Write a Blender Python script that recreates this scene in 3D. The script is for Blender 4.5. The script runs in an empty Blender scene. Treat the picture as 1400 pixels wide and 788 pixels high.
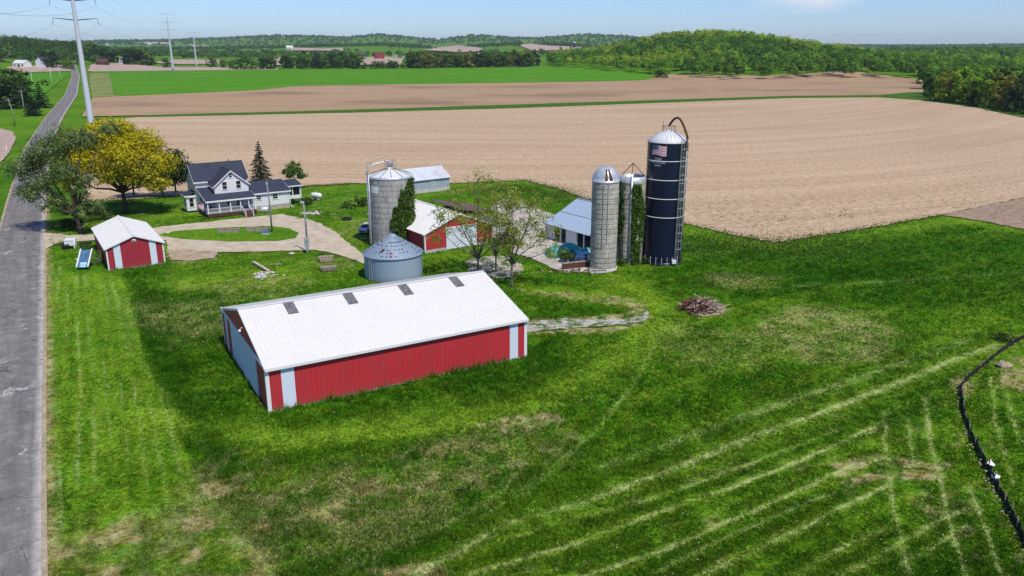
import bpy, math, random
import numpy as np
from mathutils import Vector, Matrix
from mathutils.geometry import delaunay_2d_cdt
R = math.radians
rng = np.random.default_rng(7)
random.seed(7)
C = bpy.context.scene
COL = C.collection

# ------------------------------------------------------------------ camera model
FPX = 1085.0; PITCH = math.atan(332/FPX); CAMZ = 32.0
sp, cp = math.sin(PITCH), math.cos(PITCH)

# ------------------------------------------------------------------ terrain
def bump(x, y, cx, cy, sx, sy, amp, rot=0.0):
    c, s = math.cos(rot), math.sin(rot)
    dx, dy = x-cx, y-cy
    u = (dx*c+dy*s)/sx; v = (-dx*s+dy*c)/sy
    return amp*np.maximum(0, np.exp(-(u*u+v*v)/2)-0.05)/0.95
def sstep(a, b, t):
    t = np.clip((t-a)/(b-a), 0, 1); return t*t*(3-2*t)
RU = np.array([-3,-.9,-.60,-.50,-.40,-.28,-.20,-.16,-.09,-.045,0.0,.03,.09,.14,.20,.3,.4,.5,.58,.66,.9,3])
RA = np.array([30,30,34,50,56,86,68,88,54,86,64,58,92,74,40,28,20,18,26,20,18,18])
NU = np.array([-3,-.7,-.5,-.4,-.3,-.22,-.15,-.08,-.03,.02,.06,.1,.14,.2,.35,.45,.55,.62,.8,3])
NA = np.array([8,8,10,14,18,26,30,16,28,34,30,22,26,20,8,6,10,12,8,6])
def H(x, y):
    x = np.asarray(x, float); y = np.asarray(y, float)
    z = bump(x, y, 335, 1480, 120, 320, 33) + bump(x, y, 290, 1330, 190, 280, 10)
    z = z + bump(x, y, 1010, 1750, 300, 430, 15) + bump(x, y, -1010, 1480, 210, 260, 36)
    u = x/np.maximum(np.abs(y), 200)
    f = (y > 0)
    z = z + f*np.interp(u, NU, NA)*sstep(1700, 3300, y)*(1-.55*sstep(3300, 4300, y))
    z = z + f*np.interp(u, RU, RA)*sstep(4300, 6200, y)*(1-.4*sstep(6200, 9000, y))
    return z
def ray(px, py):
    u = (px-700)/FPX; v = (394-py)/FPX
    return np.array([u, cp+v*sp, -sp+v*cp])
def G(px, py, z=0.0):
    d = ray(px, py); t = (CAMZ-z)/-d[2]
    return (d[0]*t, d[1]*t)
def GT(px, py):
    d = ray(px, py); t = 20.0
    while t < 14000:
        x, y, z = d[0]*t, d[1]*t, CAMZ+d[2]*t
        if z <= float(H(x, y)): return (x, y)
        t *= 1.004
    return (d[0]*t, d[1]*t)

# ------------------------------------------------------------------ value noise (numpy)
def vnoise(x, y, s, seed=0):
    x = np.asarray(x)/s; y = np.asarray(y)/s
    r = np.random.default_rng(seed).random((256, 256))
    xi = np.floor(x).astype(int); yi = np.floor(y).astype(int)
    fx = x-xi; fy = y-yi; fx = fx*fx*(3-2*fx); fy = fy*fy*(3-2*fy)
    a = r[xi & 255, yi & 255]; b = r[(xi+1) & 255, yi & 255]
    c = r[xi & 255, (yi+1) & 255]; d = r[(xi+1) & 255, (yi+1) & 255]
    return (a*(1-fx)+b*fx)*(1-fy)+(c*(1-fx)+d*fx)*fy
def fbm(x, y, s, seed=0):
    return .55*vnoise(x, y, s, seed)+.28*vnoise(x, y, s/2.1, seed+1)+.17*vnoise(x, y, s/4.3, seed+2)

# ------------------------------------------------------------------ object helpers
def tag(o, label=None, cat=None, group=None, kind=None):
    if label: o['label'] = label
    if cat: o['category'] = cat
    if group: o['group'] = group
    if kind: o['kind'] = kind
    return o
def thing(name, label, cat, loc=(0,0,0), rz=0.0, group=None):
    o = bpy.data.objects.new(name, None); COL.objects.link(o)
    o.location = loc; o.rotation_euler = (0, 0, rz)
    o.empty_display_size = .5
    return tag(o, label, cat, group)
def link(name, me, parent=None):
    o = bpy.data.objects.new(name, me); COL.objects.link(o)
    if parent is not None: o.parent = parent
    return o
def copy_tree(o, parent=None):
    c = o.copy(); COL.objects.link(c)
    if parent is not None: c.parent = parent
    for ch in list(o.children): copy_tree(ch, c)
    return c
def np_mesh(name, V, F, mat, attrs=None, smooth=False):
    V = np.asarray(V, np.float32); F = np.asarray(F, np.int32)
    me = bpy.data.meshes.new(name)
    k = F.shape[1]
    me.vertices.add(len(V)); me.vertices.foreach_set('co', V.ravel())
    me.loops.add(F.size); me.loops.foreach_set('vertex_index', F.ravel())
    me.polygons.add(len(F))
    me.polygons.foreach_set('loop_start', np.arange(len(F), dtype=np.int32)*k)
    me.polygons.foreach_set('loop_total', np.full(len(F), k, np.int32))
    if smooth: me.polygons.foreach_set('use_smooth', np.ones(len(F), bool))
    me.update(calc_edges=True)
    if attrs:
        for an, (ty, arr) in attrs.items():
            a = me.attributes.new(an, ty, 'POINT')
            a.data.foreach_set('color' if ty == 'FLOAT_COLOR' else 'value', np.asarray(arr, np.float32).ravel())
    me.materials.append(mat)
    return me

class MB:
    """collects shapes; build() links them as one mesh object"""
    def __init__(s): s.v = []; s.f = []; s.m = []; s.sm = []; s.mi = 0; s.flat = True
    def add(s, vs, fs, smooth=False):
        o = len(s.v); s.v += [tuple(p) for p in vs]
        for f in fs:
            s.f.append(tuple(i+o for i in f)); s.m.append(s.mi); s.sm.append(smooth)
        return s
    def box(s, x0, x1, y0, y1, z0, z1):
        return s.add([(x0,y0,z0),(x1,y0,z0),(x1,y1,z0),(x0,y1,z0),(x0,y0,z1),(x1,y0,z1),(x1,y1,z1),(x0,y1,z1)],
            [(0,3,2,1),(4,5,6,7),(0,1,5,4),(1,2,6,5),(2,3,7,6),(3,0,4,7)])
    def hexa(s, b, t):
        """b, t: four points each, same order (counter-clockwise seen from the t side)"""
        return s.add(list(b)+list(t), [(3,2,1,0),(4,5,6,7),(0,1,5,4),(1,2,6,5),(2,3,7,6),(3,0,4,7)])
    def slab(s, quad, th):
        """quad of four points thickened along its normal, downwards by th"""
        q = [Vector(p) for p in quad]; n = (q[1]-q[0]).cross(q[3]-q[0]).normalized()
        return s.hexa([p-n*th for p in q], q)
    def prism(s, poly, y0, y1, axis='y'):
        """polygon in (x,z) extruded along y, or in (y,z) along x, or (x,y) along z"""
        n = len(poly)
        if axis == 'y': A = [(p[0],y0,p[1]) for p in poly]; B = [(p[0],y1,p[1]) for p in poly]
        elif axis == 'x': A = [(y0,p[0],p[1]) for p in poly]; B = [(y1,p[0],p[1]) for p in poly]
        else: A = [(p[0],p[1],y0) for p in poly]; B = [(p[0],p[1],y1) for p in poly]
        return s.add(A+B, [tuple(range(n-1,-1,-1)), tuple(range(n,2*n))]+[(i,(i+1)%n,n+(i+1)%n,n+i) for i in range(n)])
    def bar(s, a, b, w, h=None):
        a = Vector(a); b = Vector(b); h = h or w
        d = (b-a).normalized(); up = Vector((0,0,1)) if abs(d.z) < .95 else Vector((1,0,0))
        x = d.cross(up).normalized()*w/2; y = x.cross(d).normalized()*h/2
        return s.hexa([a-x-y,a+x-y,a+x+y,a-x+y], [b-x-y,b+x-y,b+x+y,b-x+y])
    def tube(s, pts, r, n=8, caps=True):
        pts = [Vector(p) for p in pts]; k = len(pts)
        rr = r if isinstance(r, (list, tuple)) else [r]*k
        vs = []; ref = None
        for i, p in enumerate(pts):
            d = (pts[min(i+1,k-1)]-pts[max(i-1,0)]).normalized()
            if ref is None: ref = Vector((0,0,1)) if abs(d.z) < .9 else Vector((1,0,0))
            x = ref-d*ref.dot(d)
            if x.length < 1e-4: x = Vector((0,1,0)).cross(d)
            x.normalize(); y = d.cross(x); ref = x
            for j in range(n):
                a = 2*math.pi*j/n; vs.append(p+(x*math.cos(a)+y*math.sin(a))*rr[i])
        fs = [(i*n+j, i*n+(j+1)%n, (i+1)*n+(j+1)%n, (i+1)*n+j) for i in range(k-1) for j in range(n)]
        if caps: fs += [tuple(range(n-1,-1,-1)), tuple((k-1)*n+j for j in range(n))]
        return s.add(vs, fs, n > 6)
    def lathe(s, prof, n=32, c=(0,0,0), a0=0, a1=2*math.pi, smooth=True):
        """prof: list of (r,z)"""
        full = abs(a1-a0-2*math.pi) < 1e-6; m = n if full else n+1
        vs = [(c[0]+r*math.cos(a0+(a1-a0)*j/n), c[1]+r*math.sin(a0+(a1-a0)*j/n), c[2]+z) for r, z in prof for j in range(m)]
        fs = [(i*m+j, i*m+(j+1)%m, (i+1)*m+(j+1)%m, (i+1)*m+j) for i in range(len(prof)-1) for j in range(n)]
        return s.add(vs, fs, smooth)
    def build(s, name, mats, parent=None, label=None):
        me = bpy.data.meshes.new(name); me.from_pydata(s.v, [], s.f)
        for m in (mats if isinstance(mats, (list, tuple)) else [mats]): me.materials.append(m)
        me.polygons.foreach_set('material_index', s.m); me.polygons.foreach_set('use_smooth', s.sm)
        me.update(); o = link(name, me, parent)
        if label: o['label'] = label
        return o

# ------------------------------------------------------------------ material helpers
class NT:
    def __init__(s, name):
        s.m = bpy.data.materials.new(name); s.m.use_nodes = True
        s.t = s.m.node_tree; s.b = s.t.nodes['Principled BSDF']
        s.out = s.t.nodes['Material Output']
    def n(s, ty, **kw):
        nd = s.t.nodes.new(ty)
        for k, v in kw.items(): setattr(nd, k, v)
        return nd
    def L(s, a, b): s.t.links.new(a, b)
    def put(s, sock, v):
        if hasattr(v, 'node'): s.L(v, sock)
        elif isinstance(v, (tuple, list)) and len(v) == 3 and sock.type == 'RGBA': sock.default_value = (*v, 1)
        else: sock.default_value = v
    def pos(s): return s.n('ShaderNodeNewGeometry').outputs['Position']
    def obj(s): return s.n('ShaderNodeTexCoord').outputs['Object']
    def mapv(s, v, scale=(1,1,1), rot=(0,0,0)):
        m = s.n('ShaderNodeMapping'); s.L(v, m.inputs['Vector'])
        m.inputs['Scale'].default_value = scale; m.inputs['Rotation'].default_value = rot
        return m.outputs[0]
    def noise(s, v, scale, detail=3, rough=.55, dist=0):
        n = s.n('ShaderNodeTexNoise'); s.L(v, n.inputs['Vector'])
        n.inputs['Scale'].default_value = scale; n.inputs['Detail'].default_value = detail
        n.inputs['Roughness'].default_value = rough; n.inputs['Distortion'].default_value = dist
        return n.outputs[0]
    def rng(s, v, a, b, c=0.0, d=1.0):
        m = s.n('ShaderNodeMapRange'); s.L(v, m.inputs[0])
        for i, q in enumerate((a,b,c,d)): m.inputs[i+1].default_value = q
        return m.outputs[0]
    def math(s, op, a, b=0.0):
        m = s.n('ShaderNodeMath', operation=op); s.put(m.inputs[0], a); s.put(m.inputs[1], b); return m.outputs[0]
    def mix(s, f, a, b, mode='MIX'):
        m = s.n('ShaderNodeMix', data_type='RGBA', blend_type=mode)
        s.put(m.inputs[0], f); s.put(m.inputs[6], a); s.put(m.inputs[7], b); return m.outputs[2]
    def attr(s, name):
        a = s.n('ShaderNodeAttribute'); a.attribute_name = name; return a
    def sep(s, v):
        q = s.n('ShaderNodeSeparateXYZ'); s.L(v, q.inputs[0]); return q.outputs
    def sepc(s, v):
        q = s.n('ShaderNodeSeparateColor'); s.L(v, q.inputs[0]); return q.outputs
    def bump(s, h, strength=.3, dist=.02):
        b = s.n('ShaderNodeBump'); b.inputs['Strength'].default_value = strength; b.inputs['Distance'].default_value = dist
        s.L(h, b.inputs['Height']); s.L(b.outputs[0], s.b.inputs['Normal'])
    def fin(s, col, rough=.7, spec=.3, metal=0.0):
        s.put(s.b.inputs['Base Color'], col); s.put(s.b.inputs['Roughness'], rough)
        s.b.inputs['Specular IOR Level'].default_value = spec; s.b.inputs['Metallic'].default_value = metal
        return s.m

def paint(name, c, rough=.5, spec=.4, dirt=.25, dirtcol=(.25,.22,.18), scale=.8, streak=True, metal=0.0):
    """painted surface with weathering: broad blotches, fine grain and run-down streaks"""
    t = NT(name); o = t.obj()
    a = t.noise(o, scale, 4)
    b = t.noise(t.mapv(o, (2.2,2.2,.12 if streak else 2.2)), 2.5, 3)
    f = t.math('MULTIPLY', t.rng(a, .4, .8), t.rng(b, .35, .75)); f = t.math('MULTIPLY', f, dirt*1.6)
    col = t.mix(f, c, dirtcol)
    g = t.rng(t.noise(o, 14, 2), .2, .8, .9, 1.08)
    col = t.mix(1.0, col, t.comb(g) if hasattr(t,'comb') else g, 'MULTIPLY')
    return t.fin(col, rough, spec, metal)
def plain(name, c, rough=.6, spec=.3, metal=0.0, var=.15, scale=6):
    t = NT(name); f = t.rng(t.noise(t.obj(), scale, 3), .3, .7)
    d = tuple(max(0, q*(1-var*1.6)) for q in c); l = tuple(min(1, q*(1+var)) for q in c)
    return t.fin(t.mix(f, d, l), rough, spec, metal)

M = {}
M['white'] = paint('white_paint', (.72,.72,.70), .45, .4, .12)
M['white_roof'] = paint('white_metal_roof', (.62,.62,.615), .38, .4, .10, (.45,.44,.42), .25)
M['roof_old'] = paint('galvanised_roof', (.62,.65,.68), .4, .5, .8, (.34,.22,.15), .35, metal=.15)
M['bin_roof'] = paint('bin_roof_sky_tint', (.25,.32,.40), .5, .4, .3, (.2,.2,.22), .4)  # blue in the base colour stands in for sky reflected by steel
M['roof_sky_tint'] = paint('galvanised_sky_tint', (.34,.43,.53), .5, .4, .25, (.33,.33,.34), .3, metal=.05)  # sky reflection on bare tin, painted in as pale blue
M['panel'] = paint('pale_panel', (.62,.68,.74), .4, .4, .12, (.4,.4,.38))
M['red'] = paint('barn_red', (.46,.028,.034), .5, .35, .35, (.30,.04,.035), .5)
M['red_old'] = paint('shed_red', (.33,.022,.036), .55, .35, .4, (.22,.05,.05), .6)
M['red_orange'] = paint('barn_red_old', (.43,.03,.03), .55, .35, .4, (.28,.06,.04), .6)
M['skylight'] = plain('skylight_fibreglass', (.17,.165,.165), .4, .5, 0, .35, 3)
M['slate'] = None
M['glass'] = plain('dark_window_glass', (.012,.014,.018), .12, .6)
M['black'] = plain('black_rubber', (.012,.012,.013), .6, .3)
M['darkgrey'] = plain('dark_grey', (.06,.06,.065), .6, .3)
M['grey'] = plain('weathered_grey', (.27,.265,.255), .8, .2, 0, .3, 3)
M['steel'] = plain('galvanised_steel', (.5,.52,.54), .42, .5, .35, .15, 2)
M['pylon'] = paint('pylon_steel', (.50,.53,.58), .5, .4, .15, (.3,.3,.32), .2)
M['wood'] = plain('grey_weathered_wood', (.34,.28,.22), .85, .15, 0, .35, 4)
M['rawwood'] = plain('pale_sawn_wood', (.55,.43,.31), .85, .15, 0, .25, 4)
M['rust'] = plain('rusty_brown', (.10,.045,.03), .8, .2, 0, .35, 4)
M['maroon'] = plain('maroon_stain', (.13,.035,.03), .7, .3, 0, .25, 3)
M['foundation'] = plain('block_foundation', (.42,.36,.29), .9, .15, 0, .2, 3)
M['conc'] = plain('pale_concrete', (.5,.48,.44), .9, .15, 0, .2, 2)
M['teal'] = plain('teal_canvas', (.03,.36,.32), .55, .4, 0, .35, 2)
M['lightblue'] = plain('pale_blue_canvas', (.35,.55,.6), .55, .4, 0, .3, 2)
M['blue'] = plain('mid_blue', (.05,.14,.24), .45, .4, 0, .3, 2)
M['flagred'] = plain('flag_red', (.55,.09,.12), .6, .2, 0, .1)
M['flagwhite'] = plain('flag_white', (.75,.72,.72), .6, .2, 0, .1)
M['flagblue'] = plain('flag_blue', (.04,.05,.13), .6, .2, 0, .1)
M['stone'] = plain('pale_stone', (.55,.52,.47), .9, .15, 0, .3, 3)
M['bark'] = plain('bark', (.10,.078,.058), .95, .1, 0, .4, 5)
M['bark_light'] = plain('grey_bark', (.17,.14,.11), .95, .1, 0, .4, 5)
M['carpaint'] = plain('pale_car_paint', (.55,.58,.62), .25, .6, 0, .05)
M['lens'] = plain('lamp_lens', (.75,.76,.78), .15, .6, 0, .05)
M['ladder'] = plain('ladder_grey', (.36,.36,.33), .55, .4, .2, .1)

def shingle():
    t = NT('slate_shingle'); o = t.obj()
    b = t.n('ShaderNodeTexBrick'); t.L(t.mapv(o, (1,1,1)), b.inputs['Vector'])
    b.inputs['Scale'].default_value = 3.2; b.inputs['Mortar Size'].default_value = .015
    b.inputs['Color1'].default_value = (.026,.033,.056,1); b.inputs['Color2'].default_value = (.04,.048,.075,1); b.inputs['Mortar'].default_value = (.016,.02,.032,1)
    c = t.mix(t.rng(t.noise(o, 1.2, 4), .35, .7, 0, .5), b.outputs[0], (.055,.063,.085))
    return t.fin(c, .85, .2)
M['slate'] = shingle()

def siding():
    t = NT('white_clapboard'); o = t.obj(); z = t.sep(o)[2]
    fr = t.math('FRACT', t.math('MULTIPLY', z, 5.5))
    c = t.mix(t.rng(fr, .82, .98), (.70,.70,.69), (.54,.54,.55))
    c = t.mix(t.rng(t.noise(o, .7, 4), .45, .8, 0, .25), c, (.55,.54,.5))
    t.bump(fr, .4, .03)
    return t.fin(c, .55, .3)
M['siding'] = siding()

def ribbed(name, c, axis, freq, dark, rough=.45, dirt=.2, metal=0.0, dirtcol=None):
    """corrugated sheet: fine grooves between the modelled ribs"""
    t = NT(name); o = t.obj(); q = t.sep(o)[axis]
    fr = t.math('ABSOLUTE', t.math('SUBTRACT', t.math('FRACT', t.math('MULTIPLY', q, freq)), .5))
    f = t.rng(fr, .38, .5)
    col = t.mix(t.math('MULTIPLY', f, .55), c, dark)
    d = t.rng(t.noise(t.mapv(o, (.9,.9,.16)), 1.3, 5), .45, .8, 0, dirt)
    col = t.mix(d, col, dirtcol or tuple(q*.55+.03 for q in c))
    col = t.mix(t.rng(t.noise(o, .35, 2), .3, .7, 0, .22), col, tuple(min(1, q*1.15+.01) for q in c))
    zz = t.sep(o)[2]
    sp_ = t.math('MULTIPLY', t.rng(zz, .15, .9, 1, 0), t.rng(t.noise(o, 1.6, 5, .7), .35, .65))
    col = t.mix(t.math('MULTIPLY', sp_, .6), col, (.16,.11,.07))
    st = t.math('MULTIPLY', t.rng(t.noise(t.mapv(o, (3.5,3.5,.22)), 1.0, 4, .65), .52, .74), dirt)
    col = t.mix(st, col, dirtcol or tuple(q*.45+.06 for q in c))
    t.bump(fr, .5, .03)
    return t.fin(col, rough, .35, metal)
M['red_rib'] = ribbed('red_ribbed_steel', (.46,.027,.034), 0, 2.2, (.21,.010,.014), .45, .5)
M['red_rib_end'] = ribbed('red_ribbed_steel_gable', (.43,.026,.036), 1, 1.1, (.2,.008,.012), .45, .35)
M['roof_rib'] = ribbed('white_ribbed_roof', (.66,.64,.595), 0, 2.2, (.57,.575,.58), .42, .3, 0, (.52,.50,.47))
M['shed_roof'] = ribbed('white_shed_roof', (.74,.72,.68), 1, 1.1, (.62,.62,.63), .35, .12, 0, (.6,.6,.58))
M['shed_rib'] = ribbed('shed_red_rib', (.33,.02,.036), 0, 1.1, (.16,.008,.014), .55, .3)
M['shed_rib_y'] = ribbed('shed_red_rib_side', (.33,.02,.036), 1, 1.1, (.16,.008,.014), .55, .3)
M['barn2_rib'] = ribbed('old_barn_red', (.42,.028,.03), 0, 1.3, (.2,.01,.012), .55, .4)
M['barn2_rib_y'] = ribbed('old_barn_red_side', (.42,.028,.03), 1, 1.3, (.2,.01,.012), .55, .4)
M['grey_rib'] = ribbed('grey_ribbed_steel', (.36,.41,.46), 0, 1.3, (.22,.25,.29), .42, .3, .15, (.3,.27,.24))
M['bin_steel'] = ribbed('bin_corrugated', (.30,.39,.50), 2, 5.0, (.2,.26,.34), .42, .35, .1, (.33,.31,.30))
M['tin_rib'] = ribbed('tin_roof_rib', (.46,.53,.60), 1, 1.3, (.34,.40,.46), .38, .2, .2, (.36,.36,.36))
M['rusty_roof'] = ribbed('rusty_roof', (.13,.055,.075), 1, 1.5, (.07,.03,.04), .7, .4, 0, (.2,.11,.09))
# ------------------------------------------------------------------ ground cover masks
def poly_world(pts): return np.array([G(*p) for p in pts])
def inside(px, py, P):
    r = np.zeros(px.shape, bool); n = len(P); j = n-1
    for i in range(n):
        xi, yi = P[i]; xj, yj = P[j]
        c = ((yi > py) != (yj > py)) & (px < (xj-xi)*(py-yi)/(yj-yi+1e-12)+xi)
        r ^= c; j = i
    return r
def dline(px, py, P):
    d = np.full(px.shape, 1e9)
    for a, b in zip(P[:-1], P[1:]):
        v = b-a; L2 = v.dot(v)+1e-9
        t = np.clip(((px-a[0])*v[0]+(py-a[1])*v[1])/L2, 0, 1)
        d = np.minimum(d, np.hypot(px-a[0]-t*v[0], py-a[1]-t*v[1]))
    return d
def dpoly(px, py, P):
    """signed distance to a polygon, positive inside"""
    Q = np.vstack([P, P[:1]]); d = dline(px, py, Q)
    return np.where(inside(px, py, P), d, -d)
def soft(d, w): return sstep(-w, w, d)

ROADDIR = math.atan2(1.0, -.53)          # heading of the road on the ground plan
def masks(x, y):
    """light, dry, weedy, dark for points on the farm grass"""
    wx = x+(fbm(x, y, 5, 11)-.5)*3; wy = y+(fbm(x, y, 5, 21)-.5)*3
    n1 = fbm(x, y, 14, 31); n2 = fbm(x, y, 4, 41); n3 = fbm(x, y, 1.6, 51); n4 = fbm(x, y, .7, 55)
    # streaky noise laid along the mowing direction of the big meadow
    ca, sa = math.cos(R(33)), math.sin(R(33))
    u = x*ca+y*sa; v = -x*sa+y*ca
    st = fbm(u/6, v, 1.3, 61); st2 = fbm(u/9, v, 3.2, 71)
    trk = np.zeros_like(x); light = np.zeros_like(x); dry = np.zeros_like(x); weed = np.zeros_like(x); dark = np.zeros_like(x)
    light += .55*(sstep(.45, .75, st2)); dark += .45*sstep(.5, .75, 1-n1)
    dark += .5*sstep(.55, .8, 1-st)*.6
    # mown verge beside the road with stripes along the road
    mown = poly_world([(60,352),(105,375),(160,372),(172,392),(205,500),(262,640),(352,752),(395,800),(300,900),(40,900)])
    dm = dpoly(x+(n2-.5)*.7, y+(n2-.5)*.7, mown); m = soft(dm, .2)
    cr, sr = math.cos(ROADDIR), math.sin(ROADDIR)
    across = x*sr-y*cr+(fbm(x, y, 9, 81)-.5)*.9
    stripe = .5+.5*np.sin(across*2*math.pi/1.5)
    fine = fbm((x*cr+y*sr)/10, across, .5, 85)
    light = light*(1-m)+m*(.10+.26*stripe+.50*sstep(.45,.75,fine)+.28*sstep(.4,.7,n1)); dark = dark*(1-m)+m*.30*(1-stripe)*sstep(.35,.7,fbm(x,y,9,87))
    fr = np.abs((across/1.15) % 1.0-.5); ln = np.exp(-(fr/.10)**2)*sstep(.42,.66,fbm((x*cr+y*sr)/14, across/1.1, 1.0, 89))*(.4+.9*n4)
    trk = np.maximum(trk, m*.6*ln)
    # olive worn lower part of the verge
    lo = poly_world([(60,735),(200,700),(300,650),(345,690),(380,800),(300,900),(60,900)])
    l = soft(dpoly(wx, wy, lo), 1.6)
    dry += l*(.45*sstep(.3,.6,n2)+.75*sstep(.48,.66,n3)); light *= 1-.3*l; trk *= 1-.8*l
    # lush belt right of the verge and along the long shed
    for P, s in (([(175,385),(310,400),(330,470),(335,520),(310,640),(240,560),(200,480)], .95),
                 ([(375,575),(560,520),(715,490),(760,455),(780,500),(640,560),(400,600)], .75),
                 ([(205,590),(300,560),(420,610),(700,580),(860,500),(900,520),(640,620),(460,650),(330,640)], .55),
                 ([(870,335),(1020,335),(1060,345),(1150,330),(1300,305),(1420,322),(1420,430),(1130,410),(900,405)], .95),
                 ([(735,405),(850,425),(800,440),(730,436)], .8),
                 ([(640,256),(720,252),(770,266),(800,280),(740,275),(660,262)], .5),
                 ([(160,360),(230,355),(240,372),(150,385)], 1.0),
                 ([(1150,480),(1330,470),(1300,560),(1100,640),(900,700),(880,620)], .4)):
        dark += s*soft(dpoly(wx, wy, poly_world(P)), 1.2)*(.55+.9*(n3-.25))
    dark += .75*np.exp(-((dm+1.6)/1.5)**2)*(dm < 0)*(.5+n3)*(y < 112)
    # bright mown band round the long shed and the track beside it
    for L, w, s in (([(215,575),(330,590),(420,600),(560,580),(700,560),(800,520),(880,470),(905,440),(890,400),(840,380)], 2.6, 1.05),
                    ([(1400,462),(1250,505),(1120,560),(980,620),(860,680),(700,760),(640,800)], 3.0, .5),
                    ([(745,395),(800,400),(860,410)], 2.0, .8)):
        d = dline(wx, wy, poly_world(L)); light += s*np.exp(-(d/w)**2)*(.7+.6*(n2-.3)); dark *= 1-.6*np.exp(-(d/w)**2)
    lawn = poly_world([(60,300),(130,285),(260,270),(420,252),(510,250),(520,345),(470,330),(430,345),(420,395),(240,400),(230,345),(60,312)])
    lw = soft(dpoly(wx, wy, lawn), 1.5); light += lw*(.10+.40*sstep(.4,.65,n2)); dark *= 1-.4*lw; dark += .42*sstep(105,165,y)*(.6+.8*n3); dry += .35*lw*sstep(.6,.8,n3)  # far ground painted darker in place of self-shadow from missing blades
    fe = poly_world([(640,250),(720,247),(770,260),(800,272),(860,287),(940,307),(1000,321),(1060,332),(1180,313),(1290,296),(1340,302),(1400,314),(1500,330)])
    d = dline(wx, wy, fe); e_ = np.exp(-(d/6.0)**2); dark *= 1-.8*e_; light += .55*e_*(.5+.8*(n2-.3))
    # wheel tracks and mowing lines
    for L, w, s in (([(640,720),(720,665),(800,600),(850,545),(885,490),(905,450)], .30, .35),
                    ([(700,690),(760,640),(815,590),(860,535),(885,490)], .25, .3),
                    ([(450,790),(590,720),(740,655),(800,620)], .5, .22),
                    ([(560,745),(640,700),(690,668),(705,650)], .3, .45),
                    ([(560,790),(640,745),(700,714),(790,689),(910,644),(1020,599),(1115,566),(1225,524),(1305,491),(1365,469)], .75, .75),
                    ([(820,640),(910,606),(1010,572),(1120,535),(1225,499),(1325,464)], 1.0, .40),
                    ([(600,800),(700,766),(800,739),(900,699),(1000,666),(1070,639),(1140,609),(1200,579)], .36, 1.0),
                    ([(700,735),(800,706),(875,686),(970,654),(1090,609),(1150,585)], .26, .6),
                    ([(740,802),(795,788),(900,754),(980,719),(1050,689),(1115,659),(1160,638),(1210,624)], .36, 1.1),
                    ([(890,784),(980,739),(1060,704),(1130,676)], .26, .6),
                    ([(900,805),(950,788),(1020,759),(1100,719),(1165,686),(1215,661)], .36, 1.1),
                    ([(1060,797),(1080,788),(1150,749),(1215,719)], .33, .9),
                    ([(1120,797),(1140,788),(1200,761),(1290,706),(1330,689)], .33, .8),
                    ([(1230,770),(1265,754),(1325,714)], .3, .7),
                    ([(1210,561),(1212,614),(1222,694),(1245,795)], .26, .85),
                    ([(1242,569),(1245,609),(1250,650)], .22, .6),
                    ([(1265,544),(1272,604),(1290,674),(1325,800)], .30, .95),
                    ([(1325,666),(1350,724),(1375,800)], .26, .9),
                    ([(1355,514),(1360,569),(1385,660)], .24, .7),
                    ([(1375,539),(1395,604)], .24, .8),
                    ([(150,395),(190,480),(240,570),(300,640)], .4, .12),
                    ([(1000,395),(1200,385),(1400,372)], .8, .3)):
        d = dline(x+(n2-.5)*.5+(n3-.5)*.3, y+(n2-.5)*.5+(n4-.5)*.2, poly_world(L))
        g = np.exp(-(d/(w*.50))**2)*(.45+.75*sstep(.3, .6, n4))*(.45+.75*sstep(.3,.5,n2))
        trk = np.maximum(trk, np.clip(s*g, 0, 1))
        light += .35*s*np.exp(-(d/(w*2))**2)
        dark += .45*s*np.exp(-((d-w*2.6)/(w*1.2))**2)
    # regular swaths of the mown meadow, lower right
    sw = poly_world([(700,790),(900,670),(1120,560),(1370,465),(1500,520),(1500,900),(650,900)])
    ms = soft(dpoly(wx, wy, sw), 2.5)
    q = .5+.5*np.sin((v+(n2-.5)*1.0+(n1-.5)*2)*2*math.pi/2.1)
    light += ms*(.15+.38*q**3*sstep(.35,.6,n3)); dark += ms*.30*(1-q)*sstep(.3,.6,st2)
    ss = fbm(u/5, v, .55, 141)
    dry += ms*.55*sstep(.62, .8, ss)*sstep(.35,.6,n2)
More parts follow.
